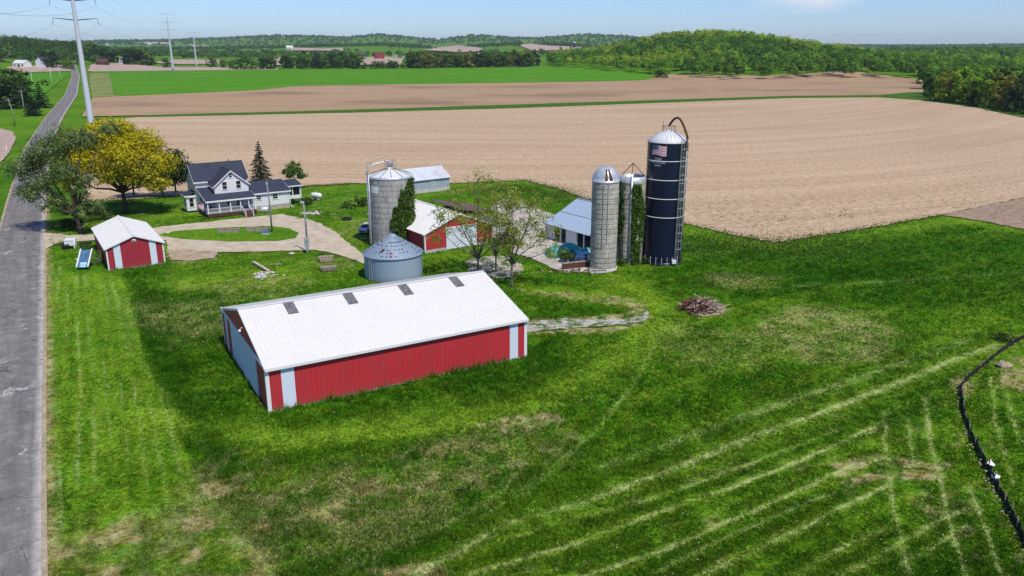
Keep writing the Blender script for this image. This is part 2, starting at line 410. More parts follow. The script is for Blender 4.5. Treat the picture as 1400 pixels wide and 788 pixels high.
    # dry and bare patches
    for P, s, w in (([(1140,640),(1200,622),(1300,628),(1295,636),(1200,636),(1150,650)], 1.8, .4),
                    ([(1150,662),(1215,645),(1285,640),(1280,650),(1210,656),(1160,668)], 1.7, .4),
                    ([(1255,680),(1275,675),(1290,700),(1268,705)], .7, .5),
                    ([(1360,500),(1400,485),(1420,520),(1400,535),(1370,525)], 1.7, .8),
                    ([(1305,520),(1330,515),(1318,545)], .8, .5),
                    ([(505,785),(560,772),(600,774),(590,790),(520,795)], 1.8, .7),
                    ([(560,770),(588,766),(595,776),(565,780)], 1.6, .5),
                    ([(640,580),(760,560),(765,572),(690,588)], 1.1, .6),
                    ([(530,620),(640,590),(645,610),(560,640)], .45, .9),
                    ([(430,700),(520,655),(620,650),(600,685),(500,710),(440,735)], .62, 1.4),
                    ([(620,655),(720,620),(780,590),(800,600),(740,640),(660,670)], .55, 1.2),
                    ([(330,690),(420,650),(480,640),(430,700),(360,760),(320,770)], .4, 1.6),
                    ([(250,655),(330,615),(380,640),(330,680),(270,690)], .35, 1.6),
                    ([(725,436),(800,434),(850,428),(878,420),(893,432),(865,450),(800,455),(725,457)], 1.6, .7),
                    ([(770,398),(850,404),(880,415),(888,432),(862,445),(868,425),(840,414),(770,406)], 1.7, .6),
                    ([(700,392),(760,396),(800,402),(740,402)], .6, .6),
                    ([(430,350),(480,352),(490,362),(440,372)], .35, 1.0),
                    ([(225,345),(300,345),(292,357),(230,360)], .8, .8),
                    ([(280,385),(370,372),(430,385),(380,410),(300,412)], .30, 1.5),
                    ([(480,298),(520,310),(540,335),(490,330),(455,318)], .35, 1.2)):
        dry += s*soft(dpoly(wx, wy, poly_world(P)), w)*(.10+1.2*sstep(.42, .60, .35*n3+.65*n4))
    # weedy, flowering patches
    for P, s in (([(1040,440),(1090,418),(1190,425),(1230,455),(1200,490),(1100,495),(1050,470)], 1.0),
                 ([(330,700),(460,640),(600,640),(640,690),(500,760),(380,770)], .6),
                 ([(180,410),(300,415),(310,460),(250,470),(195,440)], .55),
                 ([(980,375),(1060,380),(1050,392),(970,390)], .7),
                 ([(600,600),(720,570),(760,600),(640,650)], .6),
                 ([(900,440),(1040,450),(1040,500),(920,500)], .35)):
        weed += s*soft(dpoly(wx, wy, poly_world(P)), 2.5)*(.3+1.0*sstep(.35,.65,n3))
    # lush strip on the crop edge, worn strip on the road edge
    re = ROAD_R
    d = dline(x, y, re); dry += .9*np.exp(-((d-.35)/.55)**2)*(.4+1.1*sstep(.3,.6,n4))
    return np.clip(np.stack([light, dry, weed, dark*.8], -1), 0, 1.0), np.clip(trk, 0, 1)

# road right edge on the ground plan
ROAD_R = np.array([(36.0,-70.0),(8.0,-22.0)]+[G(55,788), G(57,600), G(59,450), G(60,330), G(62,265), G(68,200), G(86,160), G(105,130)]+[(-460,873),(-800,1510)])
ROAD_W = 6.9

def cover_colour(t, mk, alpha, trk):
    """grass colours from world position and the cover masks"""
    p = t.pos()
    a = t.noise(p, .16, 4, .6); b = t.noise(p, .75, 4, .65); c = t.noise(p, 3.2, 4, .7); e = t.noise(p, 14, 2, .6)
    w = t.noise(p, .42, 5, .7)
    light, dry, weed = t.sepc(mk)[0:3]
    g1 = t.mix(t.rng(a, .38, .64), (.030,.112,.003), (.068,.160,.004))
    g1 = t.mix(t.rng(w, .46, .66, 0, .7), g1, (.115,.150,.012))
    g1 = t.mix(t.rng(b, .48, .68, 0, .75), g1, (.052,.178,.006))
    g1 = t.mix(t.rng(c, .5, .72, 0, .6), g1, (.120,.235,.014))
    g1 = t.mix(t.math('MULTIPLY', light, t.rng(c, .28, .58, .4, 1)), g1, (.150,.250,.016))
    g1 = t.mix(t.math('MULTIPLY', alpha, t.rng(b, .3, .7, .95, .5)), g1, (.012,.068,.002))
    wc = t.math('MULTIPLY', weed, t.rng(c, .40, .60, .15, .95))
    g1 = t.mix(wc, g1, (.30,.29,.10))
    d1 = t.mix(t.rng(b, .38, .62), (.20,.115,.04), (.52,.43,.25))
    d1 = t.mix(t.rng(c, .45, .65), d1, (.14,.16,.035))
    g1 = t.mix(t.math('MULTIPLY', dry, t.rng(c, .32, .58, .4, 1)), g1, d1)
    g1 = t.mix(t.math('MULTIPLY', trk, t.rng(c, .25, .55, .6, 1)), g1, (.27,.32,.11))
    s = t.rng(t.math('MULTIPLY', t.math('ADD', e, t.math('MULTIPLY', c, 1.4)), .417), .34, .66, .30, 2.02)
    return t.mix(1.0, g1, s, 'MULTIPLY'), t.math('ADD', c, t.math('MULTIPLY', e, .5))
def grass_mat(name, blades=False):
    t = NT(name)
    if name == 'far_grass':
        trk = 0.0; z = t.n('ShaderNodeCombineColor'); mk = z.outputs[0]
        t.L(t.rng(t.noise(t.pos(), .03, 3), .4, .7, 0, .5), z.inputs[0])
        al = t.rng(t.noise(t.pos(), .012, 3), .45, .7, 0, .5)
    else:
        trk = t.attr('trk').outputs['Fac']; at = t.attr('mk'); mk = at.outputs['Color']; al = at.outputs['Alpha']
    col, h = cover_colour(t, mk, al, trk)
    if blades:
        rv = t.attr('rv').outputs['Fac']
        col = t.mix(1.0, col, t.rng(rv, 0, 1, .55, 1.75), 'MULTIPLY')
    else:
        t.bump(h, .9, .12)
    t.fin(col, 1.0, .03)
    if blades:
        tr = t.n('ShaderNodeBsdfTranslucent'); t.L(col, tr.inputs['Color']); mx = t.n('ShaderNodeMixShader'); mx.inputs[0].default_value = .35
        t.L(t.b.outputs[0], mx.inputs[1]); t.L(tr.outputs[0], mx.inputs[2]); t.L(mx.outputs[0], t.out.inputs['Surface'])
    return t.m
M['grass'] = grass_mat('farm_grass'); M['blades'] = grass_mat('grass_blades', True); M['far_grass'] = grass_mat('far_grass')

# ------------------------------------------------------------------ base ground: one sheet to the horizon
def make_ground():
    radii = np.concatenate([[0], np.geomspace(12, 9800, 116)]); n = 420
    an = np.linspace(0, 2*math.pi, n, endpoint=False)
    V = [(0,0,-.3)]; r = radii[1:, None]
    X = (r*np.cos(an)).ravel(); Y = (r*np.sin(an)).ravel()
    Z = H(X, Y)-.3
    V = np.vstack([[[0,0,-.3]], np.stack([X,Y,Z],1)])
    k = len(radii)-1; F = []
    i = np.arange(k-1)[:,None]; j = np.arange(n)[None,:]; j2 = (j+1) % n
    F = np.stack([1+i*n+j+0*i, 1+(i+1)*n+j, 1+(i+1)*n+j2, 1+i*n+j2], -1).reshape(-1,4)
    cap = np.stack([np.zeros(n,int), 1+np.arange(n), 1+(np.arange(n)+1) % n, np.zeros(n,int)],1)
    me = np_mesh('ground', V, F, M['far_grass'], smooth=True)
    tag(link('ground', me), kind='structure')
make_ground()
# inner disc of the ground under the camera
_mb = MB(); _mb.add([(12*math.cos(a), 12*math.sin(a), -.3) for a in np.linspace(0, 2*math.pi, 64, endpoint=False)], [tuple(range(64))])
tag(_mb.build('ground_centre', M['far_grass']), kind='structure')

def make_meadow():
    ny = 560; yy = [34.0]
    while yy[-1] < 215: yy.append(yy[-1]+max(.22, (yy[-1]+18)*.0042))
    yy = np.array(yy); s = np.linspace(-1.02, 1.08, 620)
    Y, S = np.meshgrid(yy, s, indexing='ij'); X = S*(Y+6)
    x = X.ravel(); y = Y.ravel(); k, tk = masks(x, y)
    z = -.24*fbm(x, y, 2.0, 91)-.03*vnoise(x, y, .5, 95)+.04
    z = z*(1-.0)
    ny, nx = Y.shape; i = np.arange(ny-1)[:,None]; j = np.arange(nx-1)[None,:]
    F = np.stack([i*nx+j, i*nx+j+1, (i+1)*nx+j+1, (i+1)*nx+j], -1).reshape(-1,4)
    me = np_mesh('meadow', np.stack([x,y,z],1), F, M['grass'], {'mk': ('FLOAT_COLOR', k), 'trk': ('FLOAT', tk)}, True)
    tag(link('meadow', me), kind='structure')
make_meadow()

# ------------------------------------------------------------------ sheets: fields, roads, yards
def sheet(name, pts, mat, lift=.02, world=False, step=None, rough=0.0, seed=3, terr=False):
    P = [tuple(map(float, p)) for p in (pts if world else [(GT if terr else G)(*p) for p in pts])]
    if rough:                                   # an irregular, natural border
        Q = []; rr = np.random.default_rng(seed)
        for a, b in zip(P, P[1:]+P[:1]):
            L = math.dist(a, b); k = max(1, int(L/(rough*2.5)))
            for i in range(k):
                f = i/k; Q.append((a[0]+(b[0]-a[0])*f+rr.normal(0, rough*.35), a[1]+(b[1]-a[1])*f+rr.normal(0, rough*.35)))
        P = Q
    vs = [Vector(p) for p in P]; n = len(vs)
    if step:
        A = np.array(P); x0, y0 = A.min(0); x1, y1 = A.max(0)
        gx, gy = np.meshgrid(np.arange(x0, x1, step), np.arange(y0, y1, step)); gx = gx.ravel(); gy = gy.ravel()
        k = dpoly(gx, gy, A) > step*.3
        vs += [Vector((a, b)) for a, b in zip(gx[k], gy[k])]
    v, e, f, _, _, _ = delaunay_2d_cdt(vs, [(i, (i+1) % n) for i in range(n)], [list(range(n))], 1, 1e-5)
    xs = np.array([q.x for q in v]); ys = np.array([q.y for q in v])
    z = H(xs, ys)+lift+np.hypot(xs, ys)*(.0002 if not terr else .0006)
    me = bpy.data.meshes.new(name); me.from_pydata(list(zip(xs, ys, z)), [], [list(q) for q in f])
    for p in me.polygons:
        if p.normal.z < 0: p.flip()
    me.materials.append(mat); me.update()
    return tag(link(name, me), kind='structure')

def soil(name, c0, c1, c2, ang, row=1.0, damp_shade=.5, res=1.0, curve=0.0):
    t = NT(name); p = t.pos(); xyz = t.sep(p)
    bend = t.math('MULTIPLY', t.math('POWER', t.math('MAXIMUM', xyz[0], 0.0), 2.0), -.0026*curve); cbx = t.n('ShaderNodeCombineXYZ'); t.L(xyz[0], cbx.inputs[0]); t.L(t.math('ADD', xyz[1], bend), cbx.inputs[1]); p0 = p; p = cbx.outputs[0]
    r1 = t.noise(t.mapv(t.mapv(p, (1,1,1), (0,0,-ang)), (.009,.55*row,1)), 1.0, 4, .65)
    r2 = t.noise(t.mapv(t.mapv(p, (1,1,1), (0,0,-ang)), (.003,.09*row,1)), 1.0, 4, .6)
    big = t.noise(t.mapv(p, (1,1.6,1)), .009, 4, .5)
    gr = t.noise(t.mapv(p, (.5,1,1)), 1.3, 3, .75); fn = t.noise(p, 2.6, 3, .85)
    col = t.mix(t.rng(r1, .3, .7), c0, c1)
    col = t.mix(t.rng(r2, .42, .7, 0, .45), col, c2)
    col = t.mix(t.math('MULTIPLY', t.rng(big, .50, .72, 0, 1), damp_shade), col, tuple(q*.62 for q in c0))  # broad blotches: damp soil, plus undulation shading painted onto the flat upper field
    col = t.mix(1.0, col, t.rng(t.math('ADD', gr, fn), .75, 1.25, 1-.4*res, 1+.4*res), 'MULTIPLY')
    t.bump(t.math('ADD', gr, r1), .5, .15)
    return t.fin(col, .95, .08)
M['soil'] = soil('tilled_soil', (.355,.24,.145), (.465,.345,.222), (.545,.415,.275), R(-3), 1.0, .25, 1.0, 1.0)
M['soil2'] = soil('tilled_soil_far', (.295,.192,.110), (.37,.255,.152), (.42,.30,.18), R(-2), .6, .85, .5)
M['soil3'] = soil('damp_soil', (.25,.175,.12), (.31,.225,.155), (.32,.24,.17), R(20), 1.0, .3)
M['pinksoil'] = soil('pinkish_soil', (.34,.25,.19), (.42,.31,.25), (.45,.35,.28), R(62), 1.0, .2)
def crop():
    t = NT('young_crop'); p = t.pos()
    r = t.noise(t.mapv(t.mapv(p, (1,1,1), (0,0,R(3))), (.012,.12,1)), 1.0, 4)
    c = t.mix(t.rng(r, .3, .7), (.056,.195,.006), (.085,.245,.008))
    c = t.mix(t.rng(t.noise(p, .02, 3), .5, .75, 0, .7), c, (.14,.22,.04))
    c = t.mix(1.0, c, t.rng(t.noise(p, .8, 3), .3, .7, .75, 1.2), 'MULTIPLY')
    return t.fin(c, 1.0, .02)
M['crop'] = crop()
M['crop_dry'] = plain('thin_crop', (.19,.22,.06), .9, .1, 0, .25, .06)
def strip_mat():
    t = NT('strip_grass'); p = t.pos()
    c = t.mix(t.rng(t.noise(p, .25, 4), .3, .7), (.030,.085,.010), (.075,.155,.02))
    return t.fin(c, 1.0, .02)
M['strip'] = strip_mat()
def gravel(name, c0, c1, grass=.0):
    t = NT(name); p = t.pos()
    v = t.n('ShaderNodeTexVoronoi'); t.L(p, v.inputs['Vector']); v.inputs['Scale'].default_value = 4.0
    c = t.mix(t.rng(t.noise(p, .5, 4), .3, .7), c0, c1)
    c = t.mix(t.rng(v.outputs['Distance'], .05, .35, .4, 0), c, tuple(q*1.25 for q in c1))
    c = t.mix(1.0, c, t.rng(t.noise(p, 5, 3, .7), .3, .7, .7, 1.22), 'MULTIPLY')
    if grass:
        g = t.math('MULTIPLY', t.rng(t.noise(p, .6, 5, .75), .46, .56), grass)
        c = t.mix(g, c, (.07,.12,.02))
    t.bump(t.noise(p, 7, 3), .7, .06)
    return t.fin(c, .95, .1)
M['gravel'] = gravel('drive_gravel', (.42,.34,.245), (.56,.475,.365), .12)
M['rubble'] = gravel('crushed_limestone', (.38,.33,.28), (.58,.53,.47), .35)
M['patchy'] = gravel('patchy_stone', (.36,.30,.24), (.52,.46,.39), 1.0)
M['track'] = gravel('stone_track', (.32,.29,.25), (.50,.47,.43), 1.0)
M['dirt'] = gravel('bare_dirt', (.34,.25,.17), (.48,.38,.28), .3)

def make_road():
    R_ = ROAD_R; pts = []
    for a, b in zip(R_[:-1], R_[1:]):
        k = max(1, int(np.hypot(*(b-a))/6))
        for i in range(k): pts.append(a+(b-a)*i/k)
    pts.append(R_[-1]); P = np.array(pts)
    for _ in range(6): P[1:-1] = .25*P[:-2]+.5*P[1:-1]+.25*P[2:]
    d = np.gradient(P, axis=0); d /= np.hypot(d[:,0], d[:,1])[:,None]; nrm = np.stack([-d[:,1], d[:,0]], 1)
    s = np.concatenate([[0], np.cumsum(np.hypot(*(P[1:]-P[:-1]).T))])
    def strip(name, a, b, z, mat, n=14, crown=0.0):
        u = np.linspace(0, 1, n); V = []; U = []
        for i in range(len(P)):
            for q in u:
                o = P[i]+nrm[i]*(a+(b-a)*q); V.append((o[0], o[1], float(H(*o))+z+crown*4*q*(1-q)+np.hypot(*o)*.0002)); U.append((q, s[i]/100, 0, 1))
        k = len(P); i = np.arange(k-1)[:,None]; j = np.arange(n-1)[None,:]
        F = np.stack([i*n+j, (i+1)*n+j, (i+1)*n+j+1, i*n+j+1], -1).reshape(-1,4)
        o = link(name, np_mesh(name, V, F, mat, {'ru': ('FLOAT_COLOR', np.array(U))}, True)); tag(o, kind='structure')
        me = o.data
        if me.polygons[0].normal.z < 0: me.flip_normals()
    t = NT('asphalt'); p = t.pos(); ru = t.sepc(t.attr('ru').outputs['Color'])
    u, sl = ru[0], ru[1]
    cmb = t.n('ShaderNodeCombineXYZ'); t.L(u, cmb.inputs[0]); t.L(sl, cmb.inputs[1])
    al = t.noise(t.mapv(cmb.outputs[0], (9, 6, 1)), 1.0, 5, .65)
    c = t.mix(t.rng(al, .3, .7), (.125,.117,.107), (.20,.186,.17))
    c = t.mix(t.rng(t.noise(p, .5, 5, .7), .48, .68, 0, .7), c, (.29,.268,.245))
    wt = t.math('ABSOLUTE', t.math('SUBTRACT', t.math('ABSOLUTE', t.math('SUBTRACT', u, .5)), .24))
    c = t.mix(t.rng(wt, .0, .10, .35, 0), c, (.105,.10,.105))
    ed = t.math('MULTIPLY', t.rng(u, .10, .02, 0, 1), t.rng(t.noise(p, .8, 4), .3, .6, .35, 1))
    c = t.mix(ed, c, (.42,.395,.36))
    pa = t.math('MULTIPLY', t.rng(t.noise(t.mapv(p, (1,.6,1)), .33, 4, .6, .6), .60, .64), t.rng(t.noise(p, 2.5, 4, .7), .40, .58))
    c = t.mix(t.math('MULTIPLY', pa, .75), c, (.50,.48,.46))
    vr = t.n('ShaderNodeTexVoronoi', feature='DISTANCE_TO_EDGE'); vr.inputs['Scale'].default_value = .42
    wq = t.n('ShaderNodeVectorMath', operation='ADD'); t.L(p, wq.inputs[0])
    nz = t.n('ShaderNodeTexNoise'); nz.inputs['Scale'].default_value = .8; t.L(p, nz.inputs['Vector']); t.L(nz.outputs['Color'], wq.inputs[1])
    t.L(wq.outputs[0], vr.inputs['Vector'])
    cr = t.math('MULTIPLY', t.rng(vr.outputs['Distance'], .008, .028, 1, 0), t.rng(t.noise(p, .2, 2), .45, .6))
    c = t.mix(t.math('MULTIPLY', cr, .8), c, (.06,.058,.06))
    c = t.mix(1.0, c, t.rng(t.noise(p, 9, 3, .7), .3, .7, .72, 1.28), 'MULTIPLY')
    t.bump(t.noise(p, 14, 2), .5, .03)
    M['asphalt'] = t.fin(c, .9, .2)
    strip('road_shoulder', -.35, ROAD_W+.4, .004, M['dirt'], 8)
    strip('road', 0, ROAD_W, .03, M['asphalt'], 15, .07)
make_road()

# tilled fields, crop and grass strips
sheet('plowed_field', [(123,166),(200,160),(480,154),(700,148),(1080,134),(1200,133),(1262,137),(1330,146),(1400,160),(1480,178),(1560,215),(1420,266),
    (1286,294),(1180,313),(1060,332),(1000,321),(940,307),(860,287),(800,272),(770,260),(720,247),(640,250),(600,252),(510,251),(480,251),(440,254),(400,256),(330,262),(255,268),(160,274),(108,276),(116,205)], M['soil'], .03, rough=.5)
sheet('damp_field', [(1286,294.5),(1420,266.5),(1560,250),(1600,330),(1400,314),(1340,302)], M['soil3'], .035, rough=.5)
sheet('upper_field', [(112,160),(128,132),(178,130),(350,123.6),(413,117),(530,115.5),(700,113),(880,110.5),(914,105),(1050,108),(1160,105),(1262,112),(1262,128),(1200,131),(1080,132),(700,144),(480,151),(200,158)], M['soil2'], .05, step=30)
sheet('grass_strip', [(190,160.3),(200,158),(480,150.6),(700,143.6),(1080,131.6),(1200,130.6),(1240,127),(1275,126),(1290,130),(1400,150),(1500,175),(1500,190),(1400,162),(1330,147),(1262,138),(1200,133.6),(1080,134.6),(700,148.6),(480,154.6),(200,160.6)], M['strip'], .10, rough=.8)
sheet('crop_field', [(124,106),(126,98.5),(350,96.2),(500,95),(700,94.6),(800,95.5),(860,100),(900,108),(880,111),(700,113.6),(530,116),(413,117.6),(350,124),(178,131.5),(158,132),(150,110)], M['crop'], .12, step=30)
sheet('thin_crop_strip', [(122,106),(124,101),(149,101),(157,132.5),(126,134)], M['crop_dry'], .16)
sheet('stubble_strip', [(120,98),(125,92),(165,90.5),(215,92),(350,93),(380,93.5),(380,95.8),(350,96),(126,98.3)], M['pinksoil'], .2)
sheet('stubble_field', [(208,87),(235,82.5),(300,82.5),(300,88),(250,89)], M['pinksoil'], .2, terr=True)
# left of the road
sheet('crop_field', [(-60,150),(-60,98),(20,100),(88,99),(96,101),(60,130),(40,140),(0,150)], M['crop'], .05)
sheet('stubble_strip', [(0,100),(12,95),(95,92.5),(97,97.5),(35,99.5)], M['pinksoil'], .1)
sheet('pale_field', [(-60,92.5),(-60,85),(22,85),(24,90),(0,93)], M['pinksoil'], .1)
sheet('bare_field', [(-60,300),(-60,180),(0,176),(17,180),(22,190),(12,210),(0,223),(-20,250)], M['pinksoil'], .02, rough=.4)

# gravel drive loop, yards and bare places
sheet('driveway', [(58,318),(95,322),(135,320.5),(180,318),(222,310),(300,302),(345,297),(385,293),(425,301),(452,313),(470,328),(500,350),(545,365),(545,378),(488,357),(455,346),(430,342),(330,345),(280,345),(228,342),(228,329),(128,329),(84,331),(62,341)], M['gravel'], .02, rough=.4)
sheet('drive_island', [(214,322),(240,316.5),(300,312),(370,309.5),(396,313),(408,319),(404,326),(380,330),(320,331),(250,327.5)], M['far_grass'], .05, rough=.18)
sheet('bare_patch', [(228,342),(262,342),(298,345),(293,353),(262,357),(234,356)], M['dirt'], .034, rough=.3)
sheet('gravel_yard', [(672,281),(690,272),(712,274),(742,288),(776,300),(800,316),(812,325),(810,372),(790,372),(760,369),(722,352),(700,346),(694,324),(673,326),(664,302)], M['rubble'], .02, rough=.35)
sheet('gravel_yard', [(640,352),(688,350),(716,362),(712,376),(680,382),(640,372)], M['patchy'], .022, rough=.6)
sheet('stone_track', [(718,439),(760,437.5),(800,437),(842,436),(852,438),(874,431),(884,424),(889,430),(880,440),(862,446),(846,444),(800,448),(760,451),(716,454)], M['track'], .02, rough=.45)
sheet('bare_patch', [(925,415),(945,410),(982,415),(994,424),(980,431),(963,434),(940,428)], M['dirt'], .02, rough=.4)
# fields on the far hillsides
for pl in ([(486,82),(520,78.5),(552,82),(548,91),(490,91)], [(578,70),(600,66),(628,63.2),(655,66.5),(665,71.5),(628,73)], [(708,63),(722,61),(752,64),(800,66),(828,65),(826,70),(760,70),(730,71.5)],
           [(1172,73),(1180,70),(1212,70.5),(1212,74.5)], [(395,66),(440,68),(470,67),(470,71),(400,70.5)], [(180,60.5),(200,58.5),(236,59.5),(236,62)], [(240,66),(262,62.5),(290,64.5),(286,67.5)], [(370,84),(383,80),(384,91),(374,92)]):
    sheet('hillside_field', pl, M['pinksoil'], 1.5, terr=True, step=120)
# ------------------------------------------------------------------ foliage
def leafmat(name, c0, c1, c2, trans=.32):
    t = NT(name); v = t.attr('lv').outputs['Fac']; p = t.pos()
    c = t.mix(t.rng(v, 0, .5), c0, c1); c = t.mix(t.rng(v, .5, 1), c, c2)
    c = t.mix(1.0, c, t.rng(t.noise(p, 1.2, 2), .3, .7, .8, 1.2), 'MULTIPLY')
    oi = t.n('ShaderNodeObjectInfo').outputs['Random']
    c = t.mix(1.0, c, t.rng(oi, 0, 1, .82, 1.18), 'MULTIPLY')
    t.fin(c, .8, .05)
    tr = t.n('ShaderNodeBsdfTranslucent'); t.L(c, tr.inputs['Color'])
    mx = t.n('ShaderNodeMixShader'); mx.inputs[0].default_value = trans
    t.L(t.b.outputs[0], mx.inputs[1]); t.L(tr.outputs[0], mx.inputs[2]); t.L(mx.outputs[0], t.out.inputs['Surface'])
    return t.m
M['lf_green'] = leafmat('leaf_green', (.030,.070,.012), (.060,.125,.020), (.12,.19,.045))
M['lf_grey'] = leafmat('leaf_greygreen', (.065,.115,.030), (.16,.24,.066), (.34,.41,.18), .42)
M['lf_gold'] = leafmat('leaf_gold', (.22,.20,.008), (.43,.37,.012), (.62,.56,.03), .4)
M['lf_dark'] = leafmat('leaf_dark', (.018,.040,.011), (.040,.075,.018), (.075,.11,.030))
M['lf_spring'] = leafmat('leaf_spring', (.15,.19,.022), (.27,.32,.045), (.40,.43,.09), .45)
M['lf_spruce'] = leafmat('leaf_spruce', (.010,.024,.010), (.022,.045,.018), (.05,.07,.03), .05)
M['lf_far'] = leafmat('leaf_far', (.034,.082,.014), (.082,.165,.024), (.17,.25,.042))
M['lf_olive'] = leafmat('leaf_olive', (.09,.11,.020), (.20,.205,.030), (.34,.30,.05))
M['lf_hill'] = leafmat('leaf_hill', (.055,.130,.014), (.165,.33,.024), (.37,.46,.034), .45)
M['lf_ivy'] = leafmat('leaf_ivy', (.025,.065,.008), (.060,.125,.016), (.12,.18,.035), .15)
M['lf_bare'] = leafmat('twig_brown', (.06,.05,.04), (.10,.08,.06), (.16,.13,.10), .1)

def leaves(P, size, g=rng, flat=.0, val=None, asp=.65, N=None, jit=.45):
    """P (N,3) centres -> quads facing roughly outward (N) or at random; returns V, F, lv"""
    n = len(P)
    a = g.normal(size=(n,3)); a[:,2] *= (1-flat); a /= np.linalg.norm(a, axis=1)[:,None]
    if N is None:
        b = g.normal(size=(n,3)); b -= a*np.sum(a*b,1)[:,None]; b /= np.linalg.norm(b, axis=1)[:,None]
    else:
        q = N/np.maximum(np.linalg.norm(N, axis=1), 1e-6)[:,None]+g.normal(size=(n,3))*jit
        b = np.cross(q, a); b /= np.maximum(np.linalg.norm(b, axis=1), 1e-6)[:,None]
        a = np.cross(b, q); a /= np.maximum(np.linalg.norm(a, axis=1), 1e-6)[:,None]
    s = (size*g.uniform(.6, 1.4, n))[:,None]
    a = a*s; b = b*s*asp
    V = np.stack([P-a, P-b*.9, P+a, P+b*.9], 1).reshape(-1,3)
    F = np.arange(n*4).reshape(n,4)
    lv = np.repeat(g.random(n) if val is None else np.clip(val, 0, 1), 4)
    return V, F, lv

def crown_points(lobes, n, g, shell=.55):
    """lobes: (x,y,z,rx,rz); points gathered into twig clumps, denser near the lobe surface"""
    w = np.array([l[3]**2*l[4] for l in lobes])**.75; w /= w.sum(); out = []; val = []; nor = []
    for l, q in zip(lobes, w):
        m = max(4, int(n*q)); nc = max(5, m//26)
        d = g.normal(size=(nc,3)); d /= np.linalg.norm(d, axis=1)[:,None]
        r = (shell+(1-shell)*g.random(nc)**.6)*g.uniform(.82, 1.12, nc)
        c = d*r[:,None]*np.array([l[3], l[3], l[4]])+np.array(l[:3])
        k = g.integers(0, nc, m); sg = .22*min(l[3], l[4])
        off = g.normal(size=(m,3))*np.array([1,1,.7])
        p = c[k]+off*sg
        out.append(p); cv = g.random(nc); nor.append(d[k]+off*.45+np.array([0,0,.25]))
        val.append(cv[k]*.65+g.random(m)*.35)
    return np.vstack(out), np.concatenate(val), np.vstack(nor)

def limbs(mb, base, lobes, r0, fork, g, twigs=3, lean=(0,0)):
    """tapered trunk to the fork height, then limbs into every lobe with side twigs"""
    bx, by, bz = base
    f = Vector((bx+lean[0], by+lean[1], bz+fork))
    mid = Vector((bx+lean[0]*.4+g.normal()*.1, by+lean[1]*.4, bz+fork*.5))
    mb.tube([(bx,by,bz-.15), Vector((bx,by,bz)).lerp(mid, .25), mid, f], [r0*1.5, r0*1.1, r0*.95, r0*.8], 9)
    for l in lobes:
        e = Vector(l[:3])+Vector((0,0,l[4]*.35))
        m = f.lerp(e, .5)+Vector((g.normal()*.5, g.normal()*.5, -.06*(e-f).length+g.normal()*.3))
        mb.tube([f-Vector((0,0,.2)), f.lerp(m, .5)+Vector((0,0,.2)), m, e], [r0*.62, r0*.48, r0*.34, r0*.08], 7)
        for _ in range(twigs):
            t0 = g.uniform(.3, .95); s = (f.lerp(m, t0*2) if t0 < .5 else m.lerp(e, t0*2-1))
            d = Vector((g.normal(), g.normal(), g.normal()*.6+.35)).normalized()*min(l[3], l[4])*g.uniform(.6, 1.15)
            mb.tube([s, s+d*.5+Vector((0,0,.15)), s+d], [r0*.17, r0*.10, r0*.03], 5, False)
            for _ in range(2):
                s2 = s+d*g.uniform(.4,.9); d2 = Vector((g.normal(), g.normal(), g.normal()*.5+.3)).normalized()*d.length*.5
                mb.tube([s2, s2+d2], [r0*.08, r0*.025], 4, False)

def tree(name, label, cat, loc, lobes, nleaf, leaf, mat, r0, fork, seed, bark='bark', group=None, twigs=3, lean=(0,0), flat=.2, shell=.55, gold=None):
    g = np.random.default_rng(seed)
    t = thing(name, label, cat, loc, 0, group)
    tm = MB(); limbs(tm, (0,0,0), lobes, r0, fork, g, twigs, lean); tm.build('trunk', M[bark], t)
    P, val, N = crown_points(lobes, nleaf, g, shell)
    P[:,2] = np.maximum(P[:,2], .15)
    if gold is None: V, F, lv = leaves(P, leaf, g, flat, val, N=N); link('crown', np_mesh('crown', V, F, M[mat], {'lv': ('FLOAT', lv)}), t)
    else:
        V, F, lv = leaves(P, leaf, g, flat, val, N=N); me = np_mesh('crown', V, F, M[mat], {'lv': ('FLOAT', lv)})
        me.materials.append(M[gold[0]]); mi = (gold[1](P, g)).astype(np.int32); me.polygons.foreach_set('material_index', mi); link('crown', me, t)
    return t

def shrub(name, label, loc, r, h, n, leaf, mat, seed, cat='shrub', group=None):
    g = np.random.default_rng(seed)
    t = thing(name, label, cat, loc, 0, group)
    lob = [(g.normal()*r*.4, g.normal()*r*.4, h*g.uniform(.35,.65), r*g.uniform(.45,.7), h*g.uniform(.3,.42)) for _ in range(5)]
    s = MB()
    for l in lob:
        s.tube([(0,0,-.05),(l[0]*.5,l[1]*.5,l[2]*.6),(l[0],l[1],l[2]+l[4]*.4)], [.06,.04,.012], 5)
    s.build('stem', M['bark'], t)
    P, val, N = crown_points(lob, n, g, .45); P[:,2] = np.maximum(P[:,2], .05)
    V, F, lv = leaves(P, leaf, g, .2, val, N=N)
    link('foliage', np_mesh('foliage', V, F, M[mat], {'lv': ('FLOAT', lv)}), t)
    return t

def g0(px, py): x, y = G(px, py); return (x, y, -.03)

